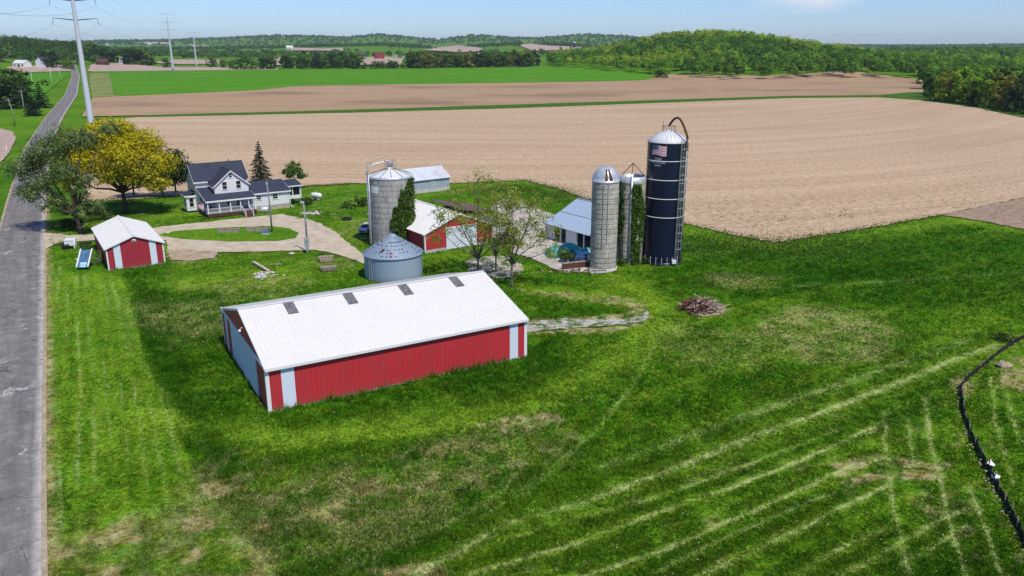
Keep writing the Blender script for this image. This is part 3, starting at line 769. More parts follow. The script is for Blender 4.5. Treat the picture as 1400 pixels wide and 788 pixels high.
# the two big trees left of the house
yl = [(0,0,15.0,4.6,3.2),(-5.6,-1,13.2,4.2,3.0),(5.2,1,13.4,4.4,3.0),(-8.4,0,9.8,3.4,2.8),(8.6,1,10.0,3.6,2.8),(3.6,-4,11.4,3.8,2.8),(-3.6,-4,11.0,3.8,2.8),(0,4,12.6,4.4,3.0),(5.4,-2,8.0,3.2,2.2),(9.0,-1,6.4,2.6,1.8),(-7.2,-2,6.8,2.6,2.0),(1.0,-3,8.6,3.2,2.2),(-1.6,0,16.2,2.8,1.8),(2.6,0,16.6,2.8,1.7)]
yl = [(a*1.0-.6, b-1.5, c*1.0, d*.98, e) for a,b,c,d,e in yl]
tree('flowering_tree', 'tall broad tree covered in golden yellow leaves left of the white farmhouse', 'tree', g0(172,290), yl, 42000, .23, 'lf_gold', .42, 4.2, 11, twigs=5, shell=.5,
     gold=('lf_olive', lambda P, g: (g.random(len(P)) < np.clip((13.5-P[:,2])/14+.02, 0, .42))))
ll = [(-8.8,0,11.6,3.0,2.4),(-4.4,1,14.4,3.6,2.8),(-1.0,2,16.0,3.4,2.6),(1.6,2,16.6,2.4,1.8),(5.6,4,17.6,2.0,1.4),(-7.4,-1,7.6,2.4,2.0),(-5.4,0,9.0,2.6,2.0),(-1.2,-1,11.2,2.6,2.0),(2.4,-1,9.4,1.8,1.3),(3.4,-1,5.2,2.0,1.4),(-3.6,-1,5.4,2.4,1.6),(-6.4,1,12.6,2.4,1.8),(2.2,-2,4.2,2.0,1.4),(1.8,-2,7.6,1.8,1.4)]
tree('roadside_tree', 'large open grey green tree leaning over the road beside the golden tree', 'tree', g0(112,318), ll, 15500, .19, 'lf_grey', .40, 3.2, 12, twigs=5, lean=(-.8,0), shell=.35)
for i, (px, py, h, r, lab) in enumerate(((184,271,9.5,3.2,'small dark tree directly behind the trunk of the golden tree'), (223,270,9,3.4,'small dark tree between the golden tree and the farmhouse'), (242,269,10.5,3.6,'dark reddish green tree closest to the left end of the farmhouse'))):
    tree('dark_tree', lab, 'tree', g0(px,py), [(0,0,h*.66,r,h*.27),(r*.5,.3,h*.5,r*.7,h*.22),(-r*.5,-.3,h*.52,r*.7,h*.22),(0,0,h*.85,r*.55,h*.16)], 4200, .26, 'lf_dark', .2, h*.3, 20+i, group='dark trees along the edge of the tilled field', twigs=2)
shrub('shrub', 'dark rounded shrub at the foot of the leaning roadside tree', g0(97,316), 1.6, 2.6, 1500, .14, 'lf_dark', 31)
shrub('shrub', 'pale green shrub growing right of the leaning roadside tree trunk', g0(138,300), 2.2, 3.0, 1200, .15, 'lf_grey', 32)
shrub('flowering_bush', 'white flowering bush against the left wall of the small red shed', (G(138,360)[0]+.1, G(138,360)[1], -.03), 1.0, 2.0, 1500, .09, 'lf_grey', 33)
# behind the house
def spruce(name, label, loc, h, r, seed, n=16, dens=1.0, mat='lf_spruce', leaf=.15, group=None):
    g = np.random.default_rng(seed); t = thing(name, label, 'tree', loc, 0, group)
    tm = MB(); tm.tube([(0,0,-.1),(0,0,h*.5),(0,0,h*.98)], [h*.022, h*.014, .02], 8)
    P = []; val = []
    k = 0
    for i in range(n):
        z = h*(.08+.9*i/n); L = r*(1-(i/n)**1.15)*g.uniform(.85, 1.1)+.12
        for j in range(max(4, int(11*(1-i/n*.6)))):
            a = j*2.4+i*1.3+g.normal()*.2; Lj = L*g.uniform(.72, 1.15)
            e = Vector((math.cos(a)*Lj, math.sin(a)*Lj, z-Lj*.22+g.normal()*.08)); s = Vector((0,0,z))
            tm.tube([s, s.lerp(e,.6)+Vector((0,0,-.05)), e], [.05,.03,.01], 4, False)
            m = int((18+26*Lj)*dens); f = g.random(m)**.7; sid = g.normal(size=m)*.16*Lj*(1.1-f)
            pp = np.array(s)[None]*(1-f[:,None])+np.array(e)[None]*f[:,None]
            pp[:,0] += -math.sin(a)*sid; pp[:,1] += math.cos(a)*sid; pp[:,2] += g.normal(size=m)*.07
            P.append(pp); val.append(g.random(m)*.5+.35*f)
    tm.build('trunk', M['bark'], t)
    V, F, lv = leaves(np.vstack(P), leaf, g, .5, np.concatenate(val), .45)
    link('crown', np_mesh('crown', V, F, M[mat], {'lv': ('FLOAT', lv)}), t); return t
spruce('spruce_tree', 'pointed dark green spruce standing behind the farmhouse roof', (-60.6,191.0,-.03), 10.6, 3.2, 41, 20, .8)
tree('small_tree', 'round green tree behind the right end of the farmhouse', 'tree', (-50.6,184,-.03), [(0,0,4.4,2.2,1.6),(1.4,0,3.6,1.7,1.4),(-1.3,0,3.8,1.6,1.3),(.4,0,5.6,1.3,1.0)], 1900, .2, 'lf_green', .14, 1.8, 42)
# the two sparse trees before the red barn
sl = [(-3.2,0,9.5,2.6,2.2),(0,1,13.4,2.6,2.1),(3.0,0,11.2,2.6,2.2),(-5.6,0,6.6,2.0,1.6),(-1.2,-1,8.2,2.2,1.8),(4.8,0,7.8,2.0,1.8),(1.6,-1,9.2,2.2,1.9),(-3.0,1,12.2,2.0,1.6),(2.6,0,5.6,1.6,1.3),(-5.4,0,9.4,1.6,1.4)]
tree('sparse_tree', 'thin spring tree with few leaves in front of the red barn gable', 'tree', g0(654,380), sl, 4000, .14, 'lf_spring', .17, 3.0, 51, 'bark_light', twigs=8, shell=.3)
sl2 = [(-2.4,0,9.4,2.4,2.0),(0,.6,12.2,2.6,2.0),(2.6,0,10.4,2.4,2.0),(4.8,0,7.6,2.2,1.7),(-4.2,0,7.0,1.8,1.5),(1.4,-1,7.4,2.2,1.7),(5.8,0,5.0,1.8,1.2),(-1.2,-1,6.0,1.6,1.3),(3.4,.5,12.0,1.7,1.4)]
tree('sparse_tree', 'thin spring tree right of the long shed roof, in front of the gravel yard', 'tree', g0(700,392), sl2, 4600, .145, 'lf_spring', .17, 3.4, 52, 'bark_light', twigs=8, shell=.3)
sl3 = [(a*.75, b, z*.9, q*.8, h*.8) for a,b,z,q,h in sl[:8]]
tree('sparse_tree', 'thinnest spring tree, standing between the two other thin trees by the long shed', 'tree', g0(678,372), sl3, 1700, .135, 'lf_spring', .13, 2.6, 53, 'bark_light', twigs=7, shell=.3)
shrub('shrub', 'dark green bush beside the white barn door, in the gravel yard', g0(694,333), 2.0, 3.4, 1500, .15, 'lf_dark', 61)
shrub('shrub', 'dark green bush growing beside the teal canvas heap', g0(779,358), 1.6, 2.0, 1300, .12, 'lf_green', 62)
shrub('shrub', 'dark green bush in the shade below the sunroom of the farmhouse', (-43.6,163.5,-.03), 2.0, 2.0, 1300, .12, 'lf_dark', 63)
shrub('shrub', 'spreading green bush on the lawn left of the wide concrete silo', g0(497,281), 2.2, 2.0, 1300, .14, 'lf_green', 64)
shrub('shrub', 'low green bush on the lawn, farthest left of the wide concrete silo', g0(480,284), 2.0, 1.3, 900, .14, 'lf_green', 65)
shrub('weed_clump', 'small dark weed clump alone in the foreground meadow', g0(632,673), .55, .6, 500, .07, 'lf_dark', 66, 'weeds')
shrub('weed_clump', 'dark weed clump around the post beside the black silt fence', g0(1378,466), 1.6, .8, 900, .10, 'lf_green', 67, 'weeds')
shrub('weed_clump', 'tall weeds against the foot of the domed concrete silo', g0(846,362), 1.1, 1.2, 700, .1, 'lf_green', 68, 'weeds')
shrub('weed_clump', 'tall weeds at the left foot of the dark blue silo', g0(882,360), 1.3, 1.1, 700, .1, 'lf_green', 69, 'weeds')

# far tree prototypes: own trunk and crown, shared by copies
def far_proto(seed, h, r, mat, n=620, leaf=.55, slim=1.0):
    g = np.random.default_rng(seed)
    lob = [(g.normal()*r*.42, g.normal()*r*.42, h*g.uniform(.36,.80), r*g.uniform(.45,.72), h*g.uniform(.15,.24)) for _ in range(8)]+[(0,0,h*.8,r*.6,h*.2)]+[(math.cos(q)*r*.6, math.sin(q)*r*.6, h*.2, r*.5, h*.2) for q in (0,1.6,3.1,4.7)]
    P, val, N = crown_points(lob, n, g, .5); P[:,2] = np.maximum(P[:,2], .4)
    V, F, lv = leaves(P, leaf, g, .1, val, .8, N, .4)
    cr = np_mesh('crown', V, F, M[mat], {'lv': ('FLOAT', lv)})
    tm = MB(); tm.tube([(0,0,-.6),(0,0,h*.3),(0,0,h*.75)], [.35,.26,.08], 6)
    for l in lob: tm.tube([(0,0,h*.3),(l[0]*.5,l[1]*.5,l[2]*.8),(l[0],l[1],l[2])], [.16,.1,.04], 5)
    o = tm.build('trunk', M['bark'])
    me = o.data; bpy.data.objects.remove(o)
    return (me, cr, h)
PR = {k: [far_proto(100+j+17*i, 15, 5.6, k, 1900, .52) for j in range(3)] for i, k in enumerate(('lf_far','lf_olive','lf_dark','lf_hill'))}
def far_tree(name, label, x, y, h, mat, seed, group=None, wide=1.0):
    g = np.random.default_rng(seed); tm, cr, h0 = PR[mat][int(g.integers(0,3))]
    t = thing(name, label, 'tree', (x, y, float(H(x,y))-.1), g.uniform(0, 6.28), group)
    s = h/h0; t.scale = (s*wide, s*wide, s)
    link('trunk', tm, t); link('crown', cr, t); return t

g = np.random.default_rng(5)
# copse at the right edge of the tilled field
for i, (px, py, h, m, w) in enumerate(((1272,134,15,'lf_far',1.0),(1283,138,17,'lf_hill',1.0),(1298,140,19,'lf_olive',1.05),(1312,141,20,'lf_hill',1.1),(1327,143,18,'lf_hill',1.1),(1341,145,16,'lf_dark',1.0),(1352,147,17,'lf_hill',1.1),(1366,148,19,'lf_olive',1.1),(1380,151,18,'lf_olive',1.0),(1394,154,17,'lf_dark',1.1),
        (1318,130,20,'lf_hill',1.1),(1348,132,19,'lf_hill',1.1),(1376,134,20,'lf_far',1.2),(1398,138,20,'lf_dark',1.2),(1412,150,18,'lf_far',1.2),(1430,158,18,'lf_far',1.2))):
    x, y = G(px, py)
    far_tree('field_edge_tree', None, x, y, h, m, 300+i, 'trees of the copse at the right edge of the tilled field', w)['label'] = {
        0:'leftmost and smallest tree of the copse at the right field edge', 2:'tall olive tree in the left half of the right hand copse', 7:'olive brown tree in the right half of the right hand copse'}.get(i,
        {'lf_far':'green tree within the copse at the right edge of the tilled field', 'lf_hill':'green tree within the copse at the right edge of the tilled field', 'lf_olive':'olive tree standing right of another olive tree in the copse', 'lf_dark':'dark bare looking tree in the copse at the right field edge'}[m])
far_tree('roadside_bush', 'lone bush where the green crop meets the upper tilled field', *G(904,108), 9, 'lf_far', 340, None, 2.2)
# left of the road
far_tree('dark_tree', 'large dark green tree at the left picture edge across the road', *G(6,148), 21, 'lf_dark', 341, None, 1.6)
far_tree('dark_tree', 'green tree behind the large dark tree at the left picture edge', *G(17,143), 20, 'lf_far', 343, None, 1.5)
far_tree('dark_tree', 'broad green tree behind the conifers left of the road', *G(26,141), 17, 'lf_dark', 342, None, 1.2)
x, y = G(46,158); spruce('conifer_tree', 'dark conifer nearest the road among the utility poles', (x,y,-.03), 11.5, 4.6, 71, 12, .5, 'lf_spruce', .4)
x, y = G(57,147); spruce('conifer_tree', 'dark conifer just behind another conifer, close to the road', (x,y,-.03), 14.5, 5.2, 72, 12, .5, 'lf_spruce', .45)
for i, (px, py, h, m, lab) in enumerate(((38,93,17,'lf_far','dark tree between the two white sheds across the road'),(75,95,24,'lf_dark','dark tall tree right of the small white house across the road'),(94,96,17,'lf_hill','light green tree by the road ahead of the dark wood'),(62,92,17,'lf_dark','dark tree left of the small white house across the road'))):
    x, y = G(px, py); far_tree('yard_tree', lab, x, y, h, m, 350+i, None, 1.3)
# trees round the far farmhouse beside the road
for i, (px, py, h, w) in enumerate(((126,90,24,1.5),(136,90.5,27,1.5),(148,90,24,1.5),(157,90,20,1.3),(172,90,25,1.5),(183,91,29,1.6),(196,91,28,1.6),(206,90.5,20,1.3))):
    x, y = G(px, py); far_tree('farmyard_tree', 'dark round tree around the far farmhouse beside the road', x, y, h, 'lf_dark' if i%2 else 'lf_far', 360+i, 'dark trees around the far farmhouse', w)
# belts behind the green crop
for i in range(22):
    px = 386+i*4.8+g.normal()*.8; x, y = G(px, 94.5-(i%3)*.8); far_tree('belt_tree', 'tree in the dark belt behind the left half of the green crop', x, y+g.uniform(0,50), g.uniform(16,25), ('lf_far','lf_dark','lf_far')[i%3], 400+i, 'left tree belt behind the green crop', 1.15)
for i in range(7):
    px = 498+i*8.6+g.normal(); x, y = G(px, 94.3); far_tree('low_tree', 'small tree of the loose row between the two tree belts', x, y, g.uniform(6,13), 'lf_far', 440+i, 'loose row between the tree belts', 1.3)
for i in range(38):
    px = 556+i*4.7+g.normal()*.8; x, y = G(px, 95.0-(i%3)*.9); far_tree('belt_tree', 'tree in the dark belt behind the right half of the green crop', x, y+g.uniform(0,60), g.uniform(16,25), ('lf_far','lf_dark','lf_olive','lf_far')[i%4], 460+i, 'right tree belt behind the green crop', 1.15)
for i, (px, py, h) in enumerate(((228,93,15),(290,92.5,16),(305,93,12),(330,95.5,20),(345,95.5,17),(360,95,22),(372,95,20),(318,95,13))):
    x, y = G(px, py); far_tree('hedge_tree', 'scattered hedge tree beyond the left end of the green crop', x, y, h, 'lf_far', 520+i, 'scattered trees behind the left end of the green crop', 1.2)

# woods that read as one mass
def wood(name, pts, h, mat, per, leaf, seed, label_kind=True, hue=None):
    """pts (N,2): every tree an uneven crown of leaf clumps plus a stem"""
    g = np.random.default_rng(seed); n = len(pts)
    hh = h*g.uniform(.75, 1.3, n); base = H(pts[:,0], pts[:,1])
    r = hh*g.uniform(.36, .52, n)
    d = g.normal(size=(n,per,3)); d /= np.linalg.norm(d, axis=2)[:,:,None]; d[:,:,2] = np.abs(d[:,:,2])*1.0-.25*(g.random((n,per)) < .5)
    rad = (.55+.45*g.random((n,per))**.5)
    lump = 1+.28*np.sin(d[:,:,0]*5+g.uniform(0,6,n)[:,None])*np.cos(d[:,:,1]*4.3+g.uniform(0,6,n)[:,None])
    nrm = d+np.array([0,0,.2]); P = d*(rad*lump)[:,:,None]*np.stack([r, r, hh*.5],1)[:,None,:]
    P[:,:,0] += pts[:,0,None]; P[:,:,1] += pts[:,1,None]; P[:,:,2] += (base+hh*.52)[:,None]
    tv = g.random(n) if hue is None else np.clip(hue+g.normal(size=n)*.2, 0, 1)
    val = np.clip(tv[:,None]*.85+g.random((n,per))*.18, 0, 1)
    V, F, lv = leaves(P.reshape(-1,3), leaf, g, .1, val.ravel(), .85, nrm.reshape(-1,3), .22)
    return link(name, np_mesh(name, V, F, M[mat], {'lv': ('FLOAT', lv)}))
def scatter(n, x0, x1, y0, y1, f, seed):
    g = np.random.default_rng(seed); p = np.stack([g.uniform(x0,x1,n), g.uniform(y0,y1,n)],1); return p[f(p[:,0], p[:,1])]
front = np.array([GT(*q) for q in ((555,94.5),(640,94.3),(712,93.8),(760,94),(800,95),(850,99.5),(910,104.5),(990,109.5),(1040,109.5),(1100,107),(1180,108.5),(1258,111),(1262,127),(1275,133),(1340,138),(1420,140),(1520,140))])
FX = front[:,0]/front[:,1]
def behind(x, y, off=8):
    return y > np.interp(x/y, FX, front[:,1])+off
hillm = lambda x, y: behind(x, y, 3) & ((bump(x,y,290,1330,190,280,10)+bump(x,y,335,1480,120,320,33) > .6) | ((y < 1500) & (x/y > .06))) & (x/y > .045) & (y < 1900)
hp = scatter(7500, 20, 1500, 480, 1900, hillm, 71)
hue = .15+.75*sstep(.40, .66, fbm(hp[:,0], hp[:,1], 170, 72))*sstep(820, 980, hp[:,1]+.0*hp[:,0])
hue += .25*(vnoise(hp[:,0], hp[:,1], 60, 75)-.5)
tag(wood('hill_wood', hp, 14.0, 'lf_hill', 110, 1.5, 73, hue=hue), 'dense spring green wood covering the round hill beyond the fields', 'wood', kind='stuff')
rp = scatter(5200, 450, 2600, 700, 2600, lambda x, y: behind(x, y, 60) & (x/y > .46) & (x/y < .9) & ~hillm(x,y), 74)
tag(wood('valley_wood', rp, 14.0, 'lf_far', 55, 1.5, 76), 'green woodland rolling away behind the copse on the right', 'wood', kind='stuff')
lp_ = scatter(2600, -1500, -560, 1120, 1900, lambda x, y: (x/y < -.50) & (x/y > -1.0) & (y > 1120+0*x) & (((x+1010)/400)**2+((y-1480)/360)**2 < 1.3), 77)
tag(wood('roadside_wood', lp_, 15.0, 'lf_far', 55, 1.5, 78, hue=np.full(len(lp_), .22)), 'dark green wood on the rise at the left picture edge', 'wood', kind='stuff')
# scattered far woodland on the valley floor and the ridges
TAN = [np.array([GT(*q) for q in pl]) for pl in ([(486,82),(520,78.5),(552,82),(548,91),(490,91)], [(578,70),(600,66),(628,63.2),(655,66.5),(665,71.5),(628,73)], [(708,63),(722,61),(752,64),(800,66),(828,65),(826,70),(760,70),(730,71.5)], [(1172,73),(1180,70),(1212,70.5),(1212,74.5)], [(395,66),(440,68),(470,67),(470,71),(400,70.5)], [(180,60.5),(200,58.5),(236,59.5),(236,62)], [(240,66),(262,62.5),(290,64.5),(286,67.5)], [(208,87),(235,82.5),(300,82.5),(300,88),(250,89)], [(370,84),(383,80),(384,91),(374,92)])]
def notan(x, y):
    r = np.ones(len(x), bool)
    for P in TAN: r &= ~inside(x, y, P)
    return r
vp = scatter(9000, -2600, 1400, 1500, 3900, lambda x, y: (np.abs(x/y) < .72) & (fbm(x, y, 330, 79) > .455) & notan(x, y) & (np.abs((x+.53*y)) > 25), 80)
tag(wood('valley_wood', vp, 13.0, 'lf_far', 26, 2.5, 81, hue=np.full(len(vp), .35)), 'scattered woodland on the valley floor far behind the fields', 'wood', kind='stuff')
ap = scatter(15000, -6400, 6400, 3600, 8600, lambda x, y: (np.abs(x/y) < .75) & (fbm(x, y, 700, 82) > .37) & notan(x, y), 83)
tag(wood('ridge_wood', ap, 15.0, 'lf_far', 11, 7.0, 84, hue=np.full(len(ap), .3)), 'blue hazy woodland along the ridges on the horizon', 'wood', kind='stuff')
# ------------------------------------------------------------------ buildings
def frame_pts(o, ang):
    c, s = math.cos(ang), math.sin(ang)
    return lambda x, y: (o[0]+x*c-y*s, o[1]+x*s+y*c)

# ---- long machine shed
BA = R(30.0); B0 = (-22.15, 65.9); L, W, E, RZ = 27.35, 19.6, 4.35, 7.05
b = thing('machine_shed', 'long red machine shed with a white metal roof and white end door', 'shed', (*B0, -.05), BA)
k = (RZ-E)/(W/2)
for y0, y1 in ((0,.1),(W-.1,W)): mb = MB(); mb.box(0,L,y0,y1,0,E); mb.build('side_wall', M['red_rib'], b)
for x0, x1 in ((.003,.1),(L-.1,L-.003)): mb = MB(); mb.prism([(.1,0),(W-.1,0),(W-.1,E-.02),(W/2,RZ-.06),(.1,E-.02)], x0, x1, 'x'); mb.build('gable_wall', M['red_rib_end'], b)
ov, th = .07, .07
rf = MB()
def plane_z(y): return RZ-abs(y-W/2)*k
for s in (0, 1):
    y0, y1 = (-.32, W/2) if s == 0 else (W/2, W+.32)
    z0, z1 = plane_z(y0)+.09, plane_z(y1)+.09
    rf.slab([(-ov,y0,z0),(L+ov,y0,z0),(L+ov,y1,z1),(-ov,y1,z1)], th)
    for i in range(62):
        x = -ov+.06+i*(L+2*ov-.12)/61
        a = (x,y0,z0+.012); c_ = (x,y1,z1+.012); rf.bar(a, c_, .04, .018)
rf.bar((-ov,W/2-.12,RZ+.10),(L+ov,W/2-.12,RZ+.10),.26,.05).bar((-ov,W/2+.12,RZ+.10),(L+ov,W/2+.12,RZ+.10),.26,.05)
roof = rf.build('roof', M['roof_rib'], b)
for i, x in enumerate((4.3, 10.5, 16.7, 22.8)):
    y0, y1 = W/2-2.35, W/2-.30
    m = MB(); m.slab([(x,y0,plane_z(y0)+.135),(x+1.05,y0,plane_z(y0)+.135),(x+1.05,y1,plane_z(y1)+.135),(x,y1,plane_z(y1)+.135)], .03)
    for f in (.25,.5,.75): m.bar((x+1.05*f,y0,plane_z(y0)+.14),(x+1.05*f,y1,plane_z(y1)+.14),.04,.03)
    m.bar((x,(y0+y1)/2,plane_z((y0+y1)/2)+.14),(x+1.05,(y0+y1)/2,plane_z((y0+y1)/2)+.14),.05,.02)
    m.build('skylight', M['skylight'], roof)
tr = MB()
tr.box(-ov,L+ov,-.36,-.325,plane_z(-.32)-.16,plane_z(-.32)+.085)       # eave fascia
tr.box(-ov,L+ov,W+.325,W+.36,plane_z(-.32)-.16,plane_z(-.32)+.085)
for xx in (-ov-.04, L+ov):
    for s in (0,1):
        ya, yb = (-.32, W/2) if s == 0 else (W/2, W+.32)
        tr.prism([(ya,plane_z(ya)-.12),(yb,plane_z(yb)-.12),(yb,plane_z(yb)+.088),(ya,plane_z(ya)+.088)] , xx, xx+.04, 'x')
tr.build('fascia', M['white'], b)
for (x0, x1), (p0, p1) in (((-.03,.28),(-.065,-.033)),((L-.28,L+.03),(L+.033,L+.065))):
    for (y0, y1), (q0, q1) in (((-.035,-.003),(-.035,.30)),((W+.003,W+.035),(W-.30,W+.035))):
        ct = MB(); ct.box(x0,x1,y0,y1,0,E-.02).box(p0,p1,q0,q1,0,E-.02); ct.build('corner_trim', M['white'], b)
for x0, x1, lab in ((1.35,2.55,'white panel at the left end of the long wall'),(L-2.05,L-1.05,'white panel at the right end of the long wall')):
    m = MB(); m.box(x0,x1,-.03,-.002,0.02,E-.02)
    for q in np.linspace(x0+.08,x1-.08,4): m.box(q-.02,q+.02,-.045,-.03,.02,E-.02)
    m.build('white_panel', M['panel'], b, lab)
# end doors: two sliding leaves under a white track board across the gable
m = MB(); m.box(-.14,-.003,-.02,W+.02,E-.12,E+.16); m.build('track_board', M['white'], b)
for y0, y1 in ((3.5,9.2),(9.22,15.0)):
    m = MB(); m.box(-.10,-.02,y0,y1,.06,E-.15)
    for q in np.arange(y0+.45, y1, .9): m.box(-.115,-.10,q-.03,q+.03,.06,E-.15)
    m.build('sliding_door', M['panel'], b)
m = MB(); m.box(-.03,-.002,17.2,18.3,.02,E-.14); m.build('white_panel', M['panel'], b, 'narrow white panel near the far corner of the gable')
m = MB(); m.box(-.02,L+.02,-.06,-.036,-.05,.10).box(-.09,-.066,0,W,-.05,.10); m.build('base_board', M['grey'], b)
m = MB(); m.tube([(-.03,W/2-2.0,E+1.35),(-.25,W/2-2.0,E+1.5),(-.45,W/2-2.0,E+1.3)], .03, 6); m.lathe([(.02,.05),(.12,0),(.15,-.12)], 10, (-.45,W/2-2.0,E+1.28)); m.build('yard_lamp', M['white'], b)

# ---- small red shed by the road
s0 = (-59.95, 113.6); SA = R(32.5); SL, SW, SE, SR = 7.9, 16.6, 3.35, 4.85
sh = thing('garage', 'small red shed with two white stripes and a round white sign in its gable', 'shed', (*s0, -.05), SA)
sk = (SR-SE)/(SL/2)
for x0, x1 in ((0,.1),(SL-.1,SL)): m = MB(); m.box(x0,x1,.1,SW-.1,0,SE); m.build('side_wall', M['shed_rib_y'], sh)
for y0, y1 in ((0,.1),(SW-.1,SW)): m = MB(); m.prism([(0,0),(SL,0),(SL,SE-.03),(SL/2,SR-.05),(0,SE-.03)], y0, y1, 'y'); m.build('gable_wall', M['shed_rib'], sh)
m = MB()
for s in (0,1):
    xa, xb = ((-.25,SL/2) if s == 0 else (SL/2,SL+.25))
    za = SR-abs(xa-SL/2)*sk+.07; zb = SR-abs(xb-SL/2)*sk+.07
    m.slab([(xa,-.25,za),(xb,-.25,zb),(xb,SW+.25,zb),(xa,SW+.25,za)], .07)
    for q in np.arange(0, SW+.3, .9): m.bar((xa,q-.1,za+.01),(xb,q-.1,zb+.01),.05,.03)
m.bar((SL/2,-.26,SR+.085),(SL/2,SW+.26,SR+.085),.34,.05)
m.build('roof', M['shed_roof'], sh)
m = MB()
for s in (0,1):
    xa, xb = ((-.25,SL/2) if s == 0 else (SL/2,SL+.25))
    za = SR-abs(xa-SL/2)*sk; zb = SR-abs(xb-SL/2)*sk
    m.prism([(xa,za-.12),(xb,zb-.12),(xb,zb+.065),(xa,za+.065)], -.29, -.252, 'y')
m.box(-.29,-.255,-.25,SW+.25,SE-.22,SE-.02).box(SL+.255,SL+.29,-.25,SW+.25,SE-.22,SE-.02)
m.build('fascia', M['white'], sh)
for x0, x1, p0, p1 in ((-.03,.16,-.035,-.003),(SL-.16,SL+.03,SL+.003,SL+.035)):
    m = MB(); m.box(x0,x1,-.035,-.003,0,SE-.05).box(p0,p1,-.003,.16,0,SE-.05); m.build('corner_trim', M['white'], sh)
for x0, x1 in ((1.0,1.95),(SL-1.95,SL-1.05)):
    zt = lambda x: SR-abs(x-SL/2)*sk-.1
    m = MB(); m.prism([(x0,.02),(x1,.02),(x1,zt(x1)),(x0,zt(x0))], -.03, -.002, 'y')
    for q in (x0+.33, x0+.66): m.box(q-.02,q+.02,-.045,-.03,.02,zt(x0)-.1)
    m.build('white_panel', M['panel'], sh)
m = MB(); m.tube([(SL/2,-.03,4.05),(SL/2,-.002,4.05)], .29, 20); sg = m.build('round_sign', M['white'], sh)
m = MB(); m.tube([(SL/2+.15*math.cos(a),-.045,4.05+.13*math.sin(a)) for a in np.linspace(.6, 5.2, 10)], .035, 5)
m.bar((SL/2-.12,-.045,3.95),(SL/2+.13,-.045,4.17),.05,.02); m.build('sign_emblem', M['maroon'], sg)
m = MB(); m.box(-.06,SL+.06,-.06,-.036,-.02,.08); m.build('base_board', M['grey'], sh)

# ---- farmhouse
HA = R(34); O = (-58.6, 151.0); hs = thing('farmhouse', 'white two storey farmhouse with dark slate blue roofs and a front porch', 'house', (*O, 0), HA)
def win(x0, x1, z0, z1, y, par, face=-1, axis='y'):
    """framed window standing on a wall at y (or at x for side walls)"""
    f = MB(); g_ = MB(); t = .1; d = .05*face
    def bx(mb, a0, a1, c0, c1, e0, e1):
        lo, hi = min(e0,e1), max(e0,e1)
        mb.box(a0,a1,lo,hi,c0,c1) if axis == 'y' else mb.box(lo,hi,a0,a1,c0,c1)
    bx(f,x0-t,x0,z0-t,z1+t,y+.002*face,y+d); bx(f,x1,x1+t,z0-t,z1+t,y+.002*face,y+d)
    bx(f,x0,x1,z1,z1+t,y+.002*face,y+d); bx(f,x0-.15,x1+.15,z0-t-.04,z0,y+.002*face,y+d*2.0)
    bx(f,x0,x1,(z0+z1)/2-.025,(z0+z1)/2+.025,y+.002*face,y+.8*d)
    w = f.build('window', M['white'], par)
    bx(g_,x0,x1,z0,z1,y+.001*face,y+.02*face); g_.build('pane', M['glass'], w)
fl = .85
# main body
MX0, MX1, MY0, MY1, ME, MR = -.5, 9.7, 6.8, 13.8, 6.2, 9.05
m = MB(); m.box(MX0,MX1,MY0,MY1,fl-.25,ME)
for x0, x1 in ((MX0,MX0+.12),(MX1-.12,MX1)): m.prism([(MY0,ME),(MY1,ME),((MY0+MY1)/2,MR-.05)], x0, x1, 'x')
# front wing
WX0, WX1, WY0, WE, WR = 2.2, 8.8, 2.9, 5.55, 8.3
m.box(WX0,WX1,WY0,MY0,fl-.25,WE); m.prism([(WX0,WE),(WX1,WE),((WX0+WX1)/2,WR-.05)], WY0, WY0+.12, 'y')
# one storey addition
AX0, AX1, AY0, AY1, AE, AR = 8.81, 16.6, 1.9, 11.5, 3.5, 5.0
m.box(AX0,AX1,AY0,AY1,.82,AE)
m.prism([(AY0,AE),(AY1,AE),(7.2,AR-.08)], AX1-.12, AX1, 'x')
m.build('wall', M['siding'], hs)
m = MB(); m.box(MX0+.04,MX1-.04,MY0+.04,MY1-.04,-.3,fl-.25).box(WX0+.05,WX1-.05,WY0+.05,MY0,-.3,fl-.25).box(AX0,AX1-.05,AY0+.05,AY1-.05,-.3,.82); m.build('foundation', M['foundation'], hs)
def gable_roof(mb, x0, x1, y0, y1, ze, zr, ridge='x', ov=.35, th=.14, yr=None):
    if ridge == 'x':
        yc = (y0+y1)/2 if yr is None else yr
        ka = (zr-ze)/(yc-y0); kb = (zr-ze)/(y1-yc)
        A = (y0-ov, ze-ka*ov); B = (y1+ov, ze-kb*ov)
        mb.slab([(x0-ov,A[0],A[1]+th),(x1+ov,A[0],A[1]+th),(x1+ov,yc,zr+th),(x0-ov,yc,zr+th)], th)
        mb.slab([(x0-ov,yc,zr+th),(x1+ov,yc,zr+th),(x1+ov,B[0],B[1]+th),(x0-ov,B[0],B[1]+th)], th)
    else:
        xc = (x0+x1)/2; ka = (zr-ze)/(xc-x0)
        mb.slab([(x0-ov,y0-ov,ze-ka*ov+th),(xc,y0-ov,zr+th),(xc,y1,zr+th),(x0-ov,y1,ze-ka*ov+th)], th)
        mb.slab([(xc,y0-ov,zr+th),(x1+ov,y0-ov,ze-ka*ov+th),(x1+ov,y1,ze-ka*ov+th),(xc,y1,zr+th)], th)
m = MB()
gable_roof(m, MX0, MX1, MY0, MY1, ME, MR)
gable_roof(m, WX0, WX1, WY0, 10.0, WE, WR, 'y')
gable_roof(m, AX0+.35, AX1, AY0, AY1, AE, AR, yr=7.2)
